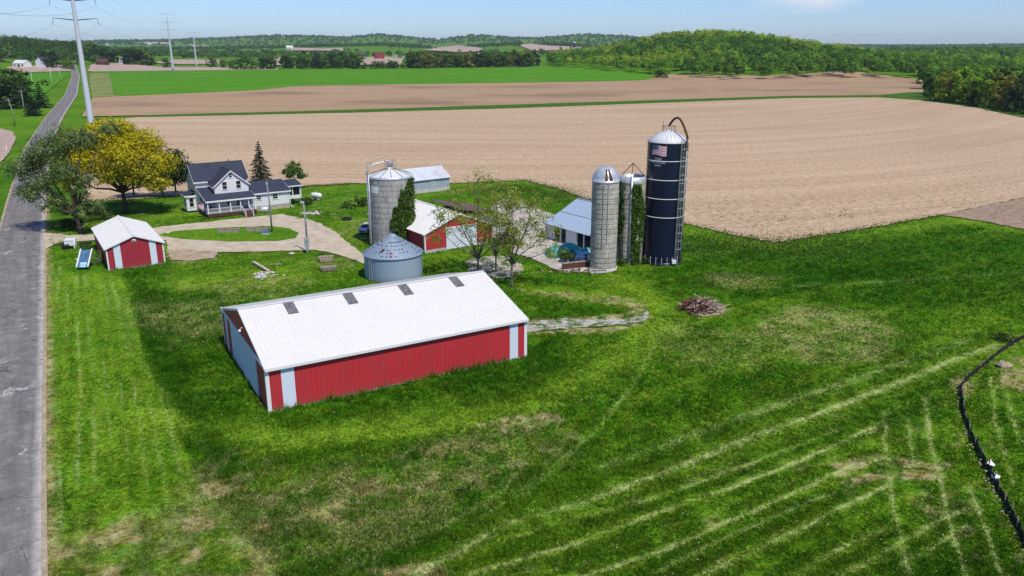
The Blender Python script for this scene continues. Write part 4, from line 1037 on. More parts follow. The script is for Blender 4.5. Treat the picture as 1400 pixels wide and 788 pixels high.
m.bar((WX0+3.3,WY0-.35,WR+.15),(WX0+3.3,9.4,WR+.15),.22,.05); m.bar((MX0-.35,10.3,MR+.15),(MX1+.35,10.3,MR+.15),.22,.05)
m.tube([(7.4,10.8,8.6),(7.4,10.8,9.6)], .09, 8)
m.build('roof', M['slate'], hs)
# fascia boards
m = MB()
for x in (MX0-.385, MX1+.352):
    for ya, za, yb, zb in ((MY0-.35,ME-.285,10.3,MR),(10.3,MR,MY1+.35,ME-.285)):
        m.prism([(ya,za-.1),(yb,zb-.1),(yb,zb+.135),(ya,za+.135)], x, x+.033, 'x')
kk = (WR-WE)/3.3
for xa, za, xb, zb in ((WX0-.35,WE-kk*.35,5.5,WR),(5.5,WR,WX1+.35,WE-kk*.35)):
    m.prism([(xa,za-.1),(xb,zb-.1),(xb,zb+.135),(xa,za+.135)], WY0-.385, WY0-.352, 'y')
m.box(MX0-.35,WX0-.36,MY0-.40,MY0-.352,ME-.42,ME-.16)
m.box(WX0-.40,WX0-.352,WY0-.35,MY0-.36,WE-.48,WE-.19)
m.box(AX0+.1,AX1+.35,AY0-.40,AY0-.352,AE-.24,AE+.02)
m.prism([(AY0-.35,AE-.2),(7.2,AR-.1),(7.2,AR+.12),(AY0-.35,AE+.04)], AX1+.352, AX1+.385, 'x')
m.build('fascia', M['white'], hs)
for x0, x1, z0, z1 in ((3.75,4.6,4.75,6.2),(6.45,7.3,4.75,6.2),(5.2,5.75,7.0,7.75)): win(x0,x1,z0,z1,WY0,hs)
win(4.3,5.1,1.6,2.9,WY0,hs); win(.2,1.5,1.7,2.9,MY0,hs)
win(3.3,3.9,4.7,5.3,WX0,hs,-1,'x'); win(4.8,5.4,4.7,5.3,WX0,hs,-1,'x')
win(8.5,9.2,4.4,5.7,MX0,hs,-1,'x'); win(11.4,12.1,4.4,5.7,MX0,hs,-1,'x'); win(11.8,12.5,1.5,2.9,MX0,hs,-1,'x')
win(9.9,10.8,2.2,2.95,AY0,hs); win(13.2,14.2,2.1,3.0,AY0,hs); win(11.4,11.9,.25,.6,AY0+.05,hs)
m = MB(); m.box(6.25,7.15,WY0-.05,WY0-.002,fl,fl+2.1); d_ = m.build('door', M['glass'], hs)
m = MB(); m.tube([(7.05,WY0-.09,fl+1.0),(7.05,WY0-.05,fl+1.0)], .04, 8); m.build('handle', M['steel'], d_)
# porch: roof, posts, deck, railing, steps
pr = MB(); pk = (4.75-3.25)/6.8
pr.slab([(-.45,-.35,3.25-pk*.35+.12),(9.15,-.35,3.25-pk*.35+.12),(9.15,WY0,3.25+pk*WY0+.12),(-.45,WY0,3.25+pk*WY0+.12)], .12)
pr.slab([(-.45,WY0+.001,3.25+pk*WY0+.12),(WX0,WY0+.001,3.25+pk*WY0+.12),(WX0,MY0,3.25+pk*MY0+.12),(-.45,MY0,3.25+pk*MY0+.12)], .12)
pr.build('porch_roof', M['slate'], hs)
m = MB(); m.box(-.45,9.15,-.40,-.352,2.98,3.26); m.prism([(-.35,2.95),(MY0,4.5),(MY0,4.84),(-.35,3.27)], -.49, -.452, 'x'); m.prism([(-.35,2.95),(WY0,3.7),(WY0,4.0),(-.35,3.27)], 9.152, 9.19, 'x'); m.build('porch_fascia', M['white'], hs)
for x in (-.1, 2.05, 4.2, 6.15, 7.75, 9.0):
    m = MB(); m.box(x-.09,x+.09,-.09,.09,fl,3.1).box(x-.13,x+.13,-.13,.13,fl,fl+.2).box(x-.13,x+.13,-.13,.13,2.92,3.08); m.build('post', M['white'], hs)
m = MB(); m.box(-.1-.09,-.1+.09,3.2,3.38,fl,3.8); m.build('post', M['white'], hs)
m = MB(); m.box(-.35,9.1,-.3,WY0-.01,fl-.14,fl).box(-.35,WX0-.01,WY0-.01,MY0-.01,fl-.14,fl); m.build('porch_deck', M['grey'], hs)
m = MB(); m.box(-.3,6.0,-.22,-.16,.08,fl-.15).box(-.33,-.27,-.16,6.6,.08,fl-.15).box(7.7,9.05,-.22,-.16,.08,fl-.15)
for x in (0,2.1,4.2,6.0,7.8,9.0): m.box(x-.12,x+.12,-.30,-.23,-.2,fl-.15)
m.build('porch_skirt', M['rust'], hs)
def railing(a, b, name='railing'):
    m = MB(); a = Vector(a); b = Vector(b); L_ = (b-a).length
    m.bar(a+Vector((0,0,.85)), b+Vector((0,0,.85)), .08, .06); m.bar(a+Vector((0,0,.12)), b+Vector((0,0,.12)), .06, .05)
    for i in range(int(L_/.16)):
        p = a.lerp(b, (i+.5)/int(L_/.16)); m.bar(p+Vector((0,0,.13)), p+Vector((0,0,.82)), .035)
    m.build(name, M['white'], hs)
railing((0,0,fl),(1.95,0,fl)); railing((2.15,0,fl),(4.1,0,fl)); railing((4.3,0,fl),(6.05,0,fl)); railing((7.85,0,fl),(8.9,0,fl)); railing((-.1,.1,fl),(-.1,3.2,fl)); railing((-.1,3.4,fl),(-.1,6.7,fl))
m = MB()
for i in range(6): m.box(6.32,7.6,-.32-(i+1)*.42,-.32-i*.42,-.1,fl-.14*(i+1)+.0)
m.build('steps', M['maroon'], hs)
for x in (6.22, 7.7):
    m = MB(); m.bar((x,-.32,fl+.85),(x,-2.9,.95),.10,.08); m.bar((x,-.32,fl-.05),(x,-2.9,.05),.10,.22); m.box(x-.06,x+.06,-2.95,-2.83,-.1,1.05)
    for i in range(6): m.bar((x,-.7-i*.38,.72-i*.13),(x,-.7-i*.38,1.55-i*.125),.035)
    m.build('stair_rail', M['white'], hs)
# bay on the left, sunroom on the right
m = MB(); m.box(-2.3,-.502,7.6,10.6,.3,3.4); bay = m.build('bay', M['siding'], hs)
m = MB(); m.slab([(-2.65,7.3,3.42),(-.5,7.3,4.05),(-.5,10.9,4.05),(-2.65,10.9,3.42)], .12); m.build('bay_roof', M['slate'], bay)
m = MB(); m.box(-2.68,-.51,7.24,7.28,3.15,3.4).box(-2.72,-2.67,7.24,10.9,3.15,3.4); m.build('bay_fascia', M['white'], bay)
win(-1.75,-1.0,1.1,2.85,7.6,hs); win(8.6,9.5,1.1,2.85,-2.3,hs,-1,'x')
m = MB(); m.box(16.61,19.8,4.0,7.6,1.25,2.0)
for x in (16.72,18.1,19.7): m.box(x-.1,x+.1,4.0,4.2,2.0,4.0)
for y in (5.6,7.5): m.box(19.6,19.8,y-.1,y+.1,2.0,4.0)
m.box(16.61,19.8,4.0,4.2,3.75,4.0).box(19.6,19.8,4.2,7.6,3.75,4.0).box(16.61,19.6,7.4,7.6,2.0,4.0)
m.box(19.6,19.78,4.05,4.2,-.1,1.25).box(19.6,19.78,7.3,7.5,-.1,1.25); sun = m.build('sunroom', M['white'], hs)
m = MB(); m.box(16.85,19.6,4.06,4.10,2.0,3.75).box(19.68,19.72,4.2,7.4,2.0,3.75); m.build('pane', M['glass'], sun)
m = MB(); m.slab([(16.3,3.6,4.05),(20.2,3.6,4.05),(20.2,8.0,4.75),(16.3,8.0,4.75)], .14); m.build('roof', M['slate'], sun)
m = MB(); m.box(16.3,20.2,3.55,3.598,3.82,4.06).prism([(3.6,3.82),(8,4.5),(8,4.72),(3.6,4.04)], 20.202, 20.24, 'x'); m.build('fascia', M['white'], sun)
m = MB(); m.tube([(16.75,1.85,3.3),(16.75,1.85,.5),(16.9,1.5,.1),(17.2,1.2,.05)], .06, 6); m.tube([(19.9,3.9,3.8),(19.9,3.9,.3),(20.2,3.5,.05)], .05, 6); m.build('downpipe', M['white'], hs)
# flag on the porch
FP = frame_pts(O, HA)
fx = thing('flag', 'striped flag hanging from a slanted staff at the left porch corner', 'flag', (*FP(-.45,1.2), 2.4), HA)
m = MB(); m.tube([(0,0,0),(-1.1,-.2,.9)], .025, 6); m.build('staff', M['white'], fx)
def flag_mesh(w, h, fn, nx=20, ny=13):
    m = MB()
    for i in range(nx):
        for j in range(ny):
            m.mi = 2 if (i < nx*.4 and j >= ny-7) else (0 if (ny-1-j) % 2 == 0 else 1)
            m.add([fn(i/nx,j/ny), fn((i+1)/nx,j/ny), fn((i+1)/nx,(j+1)/ny), fn(i/nx,(j+1)/ny)], [(0,1,2,3)])
    return m
fm = flag_mesh(1.5, 1.0, lambda u, v: (-1.08+.95*(1-v)-.0+.1*math.sin(u*6), -.18+.17*(1-v)+.08*math.sin(u*5+v*2), .88-.78*(1-v)-1.45*u*.9))
fm.build('cloth', [M['flagred'], M['flagwhite'], M['flagblue']], fx)

# ---- red barn behind the wide silo
D0 = (-14.0, 123.6); DA = R(35.5); DW, DL, DE, DR = 13.2, 20.0, 3.2, 5.7
db = thing('red_barn', 'red barn with a white roof and large white gable door behind the thin trees', 'barn', (*D0, -.05), DA)
dk = (DR-DE)/(DW/2)
for x0, x1 in ((0,.12),(DW-.12,DW)): m = MB(); m.box(x0,x1,.12,DL-.12,.5,DE); m.build('side_wall', M['barn2_rib_y'], db)
for y0, y1 in ((0,.12),(DL-.12,DL)): m = MB(); m.prism([(0,.5),(DW,.5),(DW,DE-.03),(DW/2,DR-.05),(0,DE-.03)], y0, y1, 'y'); m.build('gable_wall', M['barn2_rib'], db)
m = MB(); m.box(.02,DW-.02,.02,DL-.02,-.1,.5); m.build('foundation', M['conc'], db)
m = MB()
for s in (0,1):
    xa, xb = ((-.3,DW/2) if s == 0 else (DW/2,DW+.3)); za = DR-abs(xa-DW/2)*dk+.08; zb = DR-abs(xb-DW/2)*dk+.08
    m.slab([(xa,-.2,za),(xb,-.2,zb),(xb,DL+.2,zb),(xa,DL+.2,za)], .08)
    for q in np.arange(0, DL+.2, .9): m.bar((xa,q-.1,za+.01),(xb,q-.1,zb+.01),.05,.03)
m.bar((DW/2,-.2,DR+.10),(DW/2,DL+.2,DR+.10),.36,.06)
for q in (5,9,13,17): m.bar((DW/2-2.5,q,DR-2.5*dk+.11),(DW/2-2.5,q+1.3,DR-2.5*dk+.11),.10,.05)
m.build('roof', M['shed_roof'], db)
m = MB(); m.box(-.03,.20,-.04,-.003,.3,DE-.05).box(DW-.2,DW+.03,-.04,-.003,.3,DE-.05).box(-.04,-.003,-.04,.2,.3,DE-.05)
for s in (0,1):
    xa, xb = ((-.3,DW/2) if s == 0 else (DW/2,DW+.3)); za = DR-abs(xa-DW/2)*dk; zb = DR-abs(xb-DW/2)*dk
    m.prism([(xa,za-.12),(xb,zb-.12),(xb,zb+.07),(xa,za+.07)], -.24, -.203, 'y')
m.build('trim', M['white'], db)
for x0, x1 in ((4.0,6.95),(6.98,9.9)):
    m = MB(); m.box(x0,x1,-.09,-.02,.1,3.55)
    for q in np.arange(x0+.3, x1, .6): m.box(q-.02,q+.02,-.105,-.09,.1,3.55)
    m.build('sliding_door', M['panel'], db)
m = MB(); m.box(3.9,10.0,-.14,-.003,3.57,3.75); m.build('door_track', M['white'], db)
# lean-to with a rusty roof on its far side
dr = thing('lean_to_shed', 'low shed with a rusty purple brown roof behind the red barn', 'shed', (*frame_pts(D0, DA)(13.6, 9.5), -.05), DA)
m = MB(); m.box(0,7,.0,11.5,0,2.6); m.build('wall', M['grey'], dr)
m = MB(); m.slab([(-.3,-.3,4.1),(7.3,-.3,2.7),(7.3,11.8,2.7),(-.3,11.8,4.1)], .1); m.build('roof', M['rusty_roof'], dr)

# ---- grey shed by the field edge
E0 = (-24.5, 175.6); EA = R(36)
ge = thing('grey_shed', 'grey metal shed with a streaked pale roof at the edge of the tilled field', 'shed', (*E0, -.05), EA)
EX, EY, EE, ER = 12.4, 8.0, 3.0, 5.0
m = MB(); m.box(0,EX,0,EY,.7,EE)
for x0, x1 in ((0,.1),(EX-.1,EX)): m.prism([(0,EE),(EY,EE),(EY/2,ER-.05)], x0, x1, 'x')
for q in np.arange(.4, EX, .8): m.box(q-.03,q+.03,-.03,0,.7,EE)
m.build('wall', M['grey_rib'], ge)
m = MB(); m.box(-.03,EX+.03,-.05,EY+.03,-.1,.7); m.build('foundation', M['conc'], ge)
m = MB(); ek = (ER-EE)/(EY/2)
m.slab([(-.3,-.4,EE-.4*ek+.1),(EX+.3,-.4,EE-.4*ek+.1),(EX+.3,EY/2,ER+.1),(-.3,EY/2,ER+.1)], .09)
m.slab([(-.3,EY/2,ER+.1),(EX+.3,EY/2,ER+.1),(EX+.3,EY+.4,EE-.4*ek+.1),(-.3,EY+.4,EE-.4*ek+.1)], .09)
for q in np.arange(0, EX+.2, .75): m.bar((q-.1,-.4,EE-.4*ek+.11),(q-.1,EY/2,ER+.11),.05,.03)
m.build('roof', M['roof_old'], ge)
m = MB(); m.box(7.2,8.8,-.05,-.032,.7,2.7); m.build('door', M['steel'], ge)

# ---- open tin roofed shed beside the silos
TA = R(-54); T0 = (5.5, 134.0)
ti = thing('open_shed', 'open fronted shed with a sky-tinted tin roof behind the concrete silos', 'shed', (*T0, -.05), TA)
TL, TW = 17.5, 15.0
m = MB(); rows = [(0,2.75),(3.8,4.35),(7.6,6.2),(15.4,2.75)]
for (ya,za),(yb,zb) in zip(rows[:-1], rows[1:]):
    m.slab([(-.2,ya,za),(TL,ya,za),(TL,yb,zb),(-.2,yb,zb)], .09)
m.bar((-.2,3.8,4.38),(TL,3.8,4.38),.25,.04); m.bar((-.2,7.6,6.24),(TL,7.6,6.24),.3,.05)
m.build('roof', M['roof_sky_tint'], ti)
m = MB(); m.box(0,TL-.2,14.9,15.0,0,2.8)
for x0, x1 in ((0,.12),(TL-.32,TL-.2)): m.prism([(.5,0),(15,0),(15,2.7),(7.6,6.05),(3.8,4.2),(.5,2.75)], x0, x1, 'x')
m.box(5.2,8.2,.6,.75,0,2.7).box(12.2,TL-.3,.6,.75,0,2.7).box(.12,2.2,.6,.75,0,2.7)
m.build('wall', M['white'], ti)
m = MB(); m.box(.2,TL-.4,6.0,6.12,0,4.8); m.build('inner_wall', M['darkgrey'], ti)
for x in (.2, 4.2, 8.3, 10.2, 12.1):
    m = MB(); m.box(x-.1,x+.1,.2,.4,0,2.75); m.build('post', M['white'], ti)
# ------------------------------------------------------------------ silos and bin
def stave(name, c0, c1, stain, sc=(1,1,1)):
    """concrete staves: courses of narrow blocks with stained joints, mapped round the cylinder"""
    t = NT(name); o = t.obj(); x, y, z = t.sep(o)[0:3]
    a = t.math('ARCTAN2', y, x)
    cb = t.n('ShaderNodeCombineXYZ'); t.L(t.math('MULTIPLY', a, sc[0]), cb.inputs[0]); t.L(z, cb.inputs[1])
    b = t.n('ShaderNodeTexBrick'); t.L(cb.outputs[0], b.inputs['Vector']); b.inputs['Scale'].default_value = 1.0
    b.inputs['Brick Width'].default_value = sc[1]; b.inputs['Row Height'].default_value = sc[2]; b.inputs['Mortar Size'].default_value = .025; b.offset = .5
    b.inputs['Color1'].default_value = (*c0,1); b.inputs['Color2'].default_value = (*c1,1); b.inputs['Mortar'].default_value = (*[q*.55 for q in c0],1)
    cz = t.n('ShaderNodeCombineXYZ'); t.L(t.math('MULTIPLY', a, sc[0]*1.6), cz.inputs[0]); t.L(t.math('MULTIPLY', z, .13), cz.inputs[1])
    st = t.noise(cz.outputs[0], 1.6, 5, .65)
    c = t.mix(t.rng(st, .48, .72, 0, .8), b.outputs[0], stain)
    c = t.mix(t.rng(t.noise(o, .55, 5, .65), .5, .72, 0, .6), c, tuple(q*.6 for q in stain))
    c = t.mix(1.0, c, t.rng(t.noise(o, 5, 3, .7), .3, .7, .8, 1.18), 'MULTIPLY')
    return t.fin(c, .92, .1)
M['stave'] = stave('silo_staves', (.46,.42,.35), (.56,.52,.45), (.27,.22,.16), (1.9,.5,.75))
M['stave_wide'] = stave('wide_silo_staves', (.36,.34,.31), (.44,.42,.39), (.20,.18,.155), (3.6,.9,.95))
def navy():
    t = NT('navy_enamel'); o = t.obj(); x, y, z = t.sep(o)[0:3]
    f = t.math('ABSOLUTE', t.math('SUBTRACT', t.math('FRACT', t.math('MULTIPLY', z, 1/1.05)), .5))
    c = t.mix(t.rng(f, .46, .5), (.006,.010,.030), (.018,.024,.05))
    c = t.mix(t.rng(t.noise(t.mapv(o, (1,1,.2)), 1.1, 4), .45, .8, 0, .4), c, (.016,.020,.040))
    return t.fin(c, .28, .35)
M['navy'] = navy()
def silo_frame(px, py, r, base):
    """centre of a cylinder whose near foot shows at a pixel"""
    x, y = G(px, py); d = math.hypot(x, y); return (x+x/d*r, y+y/d*r)
def on_cyl(c, r, s, z, dr=0.0):
    """local point on a cylinder at apparent offset s (-1..1) seen from the camera side"""
    a = math.atan2(-c[1], -c[0])+math.asin(s); return Vector(((r+dr)*math.cos(a), (r+dr)*math.sin(a), z))
def hoop(par, r, z, name='hoop', mat='steel', w=.035, n=40):
    m = MB(); m.tube([(r*math.cos(a), r*math.sin(a), z) for a in np.linspace(0, 2*math.pi, n)], w, 5, False); return m.build(name, M[mat], par)

# dark blue silo
NS = silo_frame(904, 363, 3.0, 0); nr = 3.0; nh = 18.5
ns = thing('blue_silo', 'tall dark navy blue silo with a flag emblem and a white cone roof', 'silo', (*NS, -.05))
m = MB(); m.lathe([(nr,0),(nr,nh)], 64); m.lathe([(nr+.03,0),(nr+.03,.35),(nr,.35)], 64); m.build('shell', M['navy'], ns)
m = MB(); m.lathe([(nr+.08,nh-.16),(nr+.10,nh),(nr*.62,nh+.85),(nr*.22,nh+1.5),(.25,nh+1.62),(0,nh+1.64)], 48)
m.build('roof', M['white_roof'], ns)
m = MB()
for i in range(24):
    a = i*math.pi/12; f = lambda r, z: (r*math.cos(a), r*math.sin(a), z)
    m.bar(f(nr+.06,nh+.03), f(nr*.62,nh+.89), .05, .05); m.bar(f(nr*.62,nh+.89), f(.3,nh+1.64), .05, .05)
m.build('roof_rib', M['steel'], ns)
for z in (15.75, 12.95, 10.15, 7.35): hoop(ns, nr+.02, z, 'band', 'white', .055, 64)
m = MB()
for s in (-.83,-.55,-.28,0,.27,.52,.76):
    m.bar(on_cyl(NS,nr,s,0,.06), on_cyl(NS,nr,s,1.25,.06), .10, .08)
m.build('anchor_strap', M['steel'], ns)
# caged ladder and filler pipe
lad = MB()
A = lambda s, z, d=.0: on_cyl(NS, nr, s, z, d)
for s in (.60, .74): lad.tube([A(s,.8,.22), A(s,nh+.6,.22)], .035, 5)
for z in np.arange(1.0, nh+.4, .34): lad.bar(A(.60,z,.22), A(.74,z,.22), .035)
for z in np.arange(2.6, nh, 1.25):
    lad.tube([A(.58,z,.2), A(.57,z,.6), A(.67,z,.95), A(.77,z,.6), A(.76,z,.2)], .03, 4)
for s, d in ((.57,.6),(.67,.95),(.77,.6)): lad.tube([A(s,2.6,d), A(s,nh+.6,d)], .022, 4)
lad.build('caged_ladder', M['ladder'], ns)
m = MB(); m.tube([A(.86,.9,.2), A(.86,nh+.2,.2)], .11, 8); m.build('pipe', M['steel'], ns)
m = MB(); arch = [A(.80,nh-1.2,.35), A(.80,nh+.8,.38)]
e0 = A(.80,nh+.8,.38)
for f in np.linspace(.12, 1, 9):
    p = e0.lerp(Vector((0,0,nh+1.7)), f); arch.append(Vector((p.x, p.y, nh+.8+(.9*f)+2.1*math.sin(f*math.pi*.93))))
m.tube(arch, .17, 8); m.build('filler_pipe', M['rust'], ns)
m = MB()
for f in range(9):
    a = f*2*math.pi/9; m.tube([(1.0*math.cos(a),1.0*math.sin(a),nh+1.2),(1.0*math.cos(a),1.0*math.sin(a),nh+2.1)], .025, 4)
m.tube([(1.0*math.cos(a),1.0*math.sin(a),nh+2.1) for a in np.linspace(0,2*math.pi,20)], .025, 4, False)
m.tube([(-.9,-.4,nh+1.3),(-.95,-.4,nh+2.9)], .025, 4); m.build('roof_railing', M['darkgrey'], ns)
# flag emblem
def arc(u0, u1, z0, z1): return lambda u, v: tuple(on_cyl(NS, nr, u0+(u1-u0)*u, z0+(z1-z0)*v+.10*math.sin(u*6.0)*(1 if True else 0), .014))
fm = flag_mesh(1, 1, arc(-.74,-.05,nh-1.95,nh-.42), 24, 13); em = fm.build('flag_emblem', [M['flagred'],M['flagwhite'],M['flagblue']], ns)
st = MB(); fa = arc(-.74,-.05,nh-1.95,nh-.42)
for i in range(6):
    for j in range(5):
        u, v = .035+i*.062, .52+j*.1
        c = Vector(fa(u,v)); t_ = (Vector(fa(u+.01,v))-c).normalized(); o_ = Vector((c.x,c.y,0)).normalized()*.008; k_ = Vector((0,0,.04))
        st.add([c+o_-t_*.04, c+o_-k_, c+o_+t_*.04, c+o_+k_], [(0,1,2,3)])
st.build('stars', M['flagwhite'], em)
def text_on(c, r, body, s0, s1, z, h, mat, par, name):
    cu = bpy.data.curves.new(name, 'FONT'); cu.body = body; cu.size = 1.0; cu.resolution_u = 3
    o = bpy.data.objects.new(name, cu); COL.objects.link(o)
    bpy.context.view_layer.update()
    me = bpy.data.meshes.new_from_object(o.evaluated_get(bpy.context.evaluated_depsgraph_get()))
    bpy.data.objects.remove(o)
    xs = [v.co.x for v in me.vertices]; ys = [v.co.y for v in me.vertices]
    x0, x1, y0, y1 = min(xs), max(xs), min(ys), max(ys)
    for v in me.vertices:
        u = (v.co.x-x0)/(x1-x0); w = (v.co.y-y0)/(y1-y0)
        p = on_cyl(c, r, s0+(s1-s0)*u, z+h*w, .02); v.co = p
    me.materials.clear(); me.materials.append(M[mat]); me.update(); return link(name, me, par)
text_on(NS, nr, 'A.O.Smith', -.62, -.28, nh-2.55, .36, 'white', ns, 'lettering')
text_on(NS, nr, 'HARVESTORE', -.78, -.10, nh-3.08, .42, 'white', ns, 'lettering')
text_on(NS, nr, '\u00ae', -.085, -.05, nh-2.80, .14, 'white', ns, 'lettering')
text_on(NS, nr, 'Systems', -.60, -.30, nh-3.55, .36, 'white', ns, 'lettering')
m = MB(); m.box(-.3,.3,-.3,.3,0,.5); bx = m.build('unloader_box', M['white'], ns); p = A(.55,.4,.35); bx.location = p

# two concrete silos
def stave_silo(name, label, c, r, h, nh_):
    t = thing(name, label, 'silo', (*c, -.05))
    m = MB(); m.lathe([(r,0),(r,h)], 48); m.build('shell', M['stave'], t)
    for i in range(nh_): hoop(t, r+.012, .55+i*(h-.7)/(nh_-1), 'hoop', 'darkgrey' if i % 3 else 'grey', .026, 40)
    return t
SAc = silo_frame(824, 371.5, 1.95, 0)
sa = stave_silo('concrete_silo', 'tall concrete stave silo with a dented silver dome roof', SAc, 1.95, 13.2, 18)
r = 1.98
m = MB(); m.lathe([(r+.05,13.15),(r+.05,13.4)]+[(r*math.cos(a), 13.4+2.0*math.sin(a)) for a in np.linspace(0, math.pi/2, 9)], 28); dome = m.build('dome', M['steel'], sa)
m = MB()
for s0_, s1_ in ((-.06,.16),(.28,.52)):
    q = []
    for z in np.linspace(0.05, .95, 7):
        a = math.asin(min(1,z)); rr = r*math.cos(a)+.02
        for s in (s0_, s1_): v = on_cyl(SAc, rr, s*(1-.35*z), 13.4+2.0*z); q.append(v)
    m.add(q, [(2*i,2*i+1,2*i+3,2*i+2) for i in range(6)])
m.build('dome_opening', M['rust'], dome)
m = MB(); A2 = lambda s, z, d=0: on_cyl(SAc, 1.95, s, z, d)
m.tube([A2(-.12,3.6,.1),A2(-.12,13.0,.1)], .05, 6).tube([A2(.22,4.5,.1),A2(.22,13.1,.1)], .06, 6); m.build('pipe', M['steel'], sa)
m = MB()
for z in np.arange(4, 13, 1.1): m.bar(A2(-.12,z,.08), A2(.02,z,.08), .04)
m.build('rung', M['steel'], sa)
m = MB(); m.lathe([(2.1,0),(2.1,.3),(1.95,.3)], 40); m.build('footing', M['conc'], sa)
SBc = silo_frame(859.5, 361.5, 1.95, 0)
sb = stave_silo('concrete_silo', 'open topped concrete stave silo overgrown with vines, beside the navy silo', SBc, 1.95, 12.4, 17)
m = MB(); m.lathe([(1.97,12.4),(1.97,13.3),(1.85,13.3),(1.85,12.4)], 40); m.build('top_ring', M['steel'], sb)
m = MB()
for a in (.3, 2.4, 4.5): m.tube([(1.9*math.cos(a),1.9*math.sin(a),13.25),(0,0,15.2)], .06, 5)
m.build('roof_frame', M['rust'], sb)
A3 = lambda s, z, d=0: on_cyl(SBc, 1.95, s, z, d)
m = MB(); m.tube([A3(-.02,.3,.12),A3(-.02,13.9,.12)], .14, 8); m.build('pipe', M['steel'], sb)

# wide concrete silo
WC = silo_frame(538, 339, 3.62, 0); wr = 3.62; wh = 11.6
ws = thing('concrete_silo', 'wide grey concrete silo with a white cone roof and a side chute', 'silo', (*WC, -.05))
m = MB(); m.lathe([(wr,0),(wr,wh)], 56); m.build('shell', M['stave_wide'], ws)
for i in range(13): hoop(ws, wr+.012, .6+i*.88, 'hoop', 'grey', .02, 48)
m = MB(); m.lathe([(wr+.08,wh-.35),(wr+.08,wh-.02),(wr,wh)], 56); m.build('top_band', M['steel'], ws)
m = MB(); m.lathe([(wr+.05,wh),(wr*.5,wh+.62),(.5,wh+1.02),(.5,wh+1.25),(0,wh+1.28)], 40); m.build('roof', M['white_roof'], ws)
m = MB()
for i in range(12):
    a = i*math.pi/6+.2; m.bar((wr*math.cos(a),wr*math.sin(a),wh+.06),(.5*math.cos(a),.5*math.sin(a),wh+1.06),.07,.07)
m.build('roof_rib', M['darkgrey'], ws)
A4 = lambda s, z, d=0: on_cyl(WC, wr, s, z, d)
m = MB()
for s in (-.99,-.93): m.tube([A4(s,.2,.25),A4(s,wh+.6,.25)], .07, 6)
m.tube([A4(-.96,.2,.12),A4(-.96,wh+.2,.12)], .30, 8)
for z in np.arange(.8, wh, .5): m.bar(A4(-.99,z,.3),A4(-.93,z,.3),.04)
m.build('chute', M['steel'], ws)
m = MB(); p0 = A4(-.96,wh+.2,.2); m.tube([p0, p0+Vector((.1,0,1.1)), p0.lerp(Vector((0,0,wh+1.9)),.35)+Vector((0,0,1.1)), Vector((-.4,0,wh+2.3)), Vector((.2,0,wh+1.9)), Vector((.2,0,wh+1.2))], .13, 7)
m.build('filler_pipe', M['steel'], ws)
m = MB()
q0 = p0+Vector((0,0,1.9)); q1 = Vector((-.3,-.5,wh+3.1))
m.tube([p0, q0], .04, 5).tube([q0, q1], .04, 5)
for a in range(6):
    c_ = Vector((.9*math.cos(a*1.047), .9*math.sin(a*1.047), wh+.9)); m.tube([c_, c_+Vector((0,0,1.4))], .035, 4)
m.tube([(.9*math.cos(a),.9*math.sin(a),wh+2.3) for a in np.linspace(0,2*math.pi,14)], .035, 4, False)
m.box(-.5,.5,-.4,.4,wh+1.3,wh+1.9); m.build('platform', M['grey'], ws)
m = MB()
q = [A4(s, z, .03) for z in (9.0,10.15) for s in (-.86,-.79,-.71,-.63,-.55)]
m.add(q, [(i,i+1,i+6,i+5) for i in range(4)]); m.build('sign_plate', M['white'], ws)

# vines: leaves hugging the silo walls
def vine(label, c, r, spec, n, seed, leaf=.16, name='climbing_vine'):
    g = np.random.default_rng(seed); t = thing(name, label, 'vine', (*c, -.05))
    P = []; s = g.uniform(-1, 1, n*6); z = g.uniform(0, 16, n*6); k = spec(s, z, g); s, z = s[k][:n], z[k][:n]
    a = math.atan2(-c[1], -c[0])+np.arcsin(np.clip(s, -1, 1)); rr = r+.05+np.abs(g.normal(size=len(s)))*.17
    P = np.stack([rr*np.cos(a), rr*np.sin(a), z],1)
    V, F, lv = leaves(P, leaf, g, 0, None, .8); link('foliage', np_mesh('foliage', V, F, M['lf_ivy'], {'lv': ('FLOAT', lv)}), t)
    m = MB()
    for _ in range(9):
        i = g.integers(0, len(P)); e = Vector(P[i]); s_ = Vector((e.x, e.y, 0)); s_ = s_.normalized()*(r+.04)
        b_ = Vector((s_.x*math.cos(.12)-s_.y*math.sin(.12), s_.x*math.sin(.12)+s_.y*math.cos(.12), 0))
        m.tube([b_, b_.lerp(Vector((s_.x,s_.y,e.z)), .5)+s_.normalized()*.03, Vector((s_.x,s_.y,e.z))], [.05,.04,.02], 5)
    m.build('stem', M['bark'], t); return t
fb = lambda s, z, k: fbm(s*3+k, z*.5, .7, 200+k)
vine('green vine covering the right side of the wide concrete silo', WC, wr, lambda s, z, g: (z < 11.2) & (fb(s,z,1) > .30) & (s > np.interp(z, [0,1.5,3.5,6.5,7.5,8.5,11.2], [.05,.0,-.10,.0,.30,.42,.75])+(fb(s,z,3)-.5)*.5), 5200, 401)
vine('narrow vine hanging between the two concrete silos', SBc, 1.95, lambda s, z, g: (z > 1.0) & (z < 12.6) & (fb(s,z,5) > .40) & (s < np.interp(z, [1,4,7,10,12.6], [-.86,-.7,-.35,-.5,-.62])+(fb(s,z,6)-.5)*.7) , 1900, 402, .14)
vine('thick vine on the right half of the open concrete silo', SBc, 1.95, lambda s, z, g: (z < 12.4) & (fb(s,z,8) > .33) & (s > np.interp(z, [0,3,6,9,12.4], [.30,.05,-.02,.08,.0])+(fb(s,z,9)-.5)*.5) & (s < np.interp(z, [0,3,8,9,12.4],[.7,.85,1,.95,.62])), 3600, 403, .14)

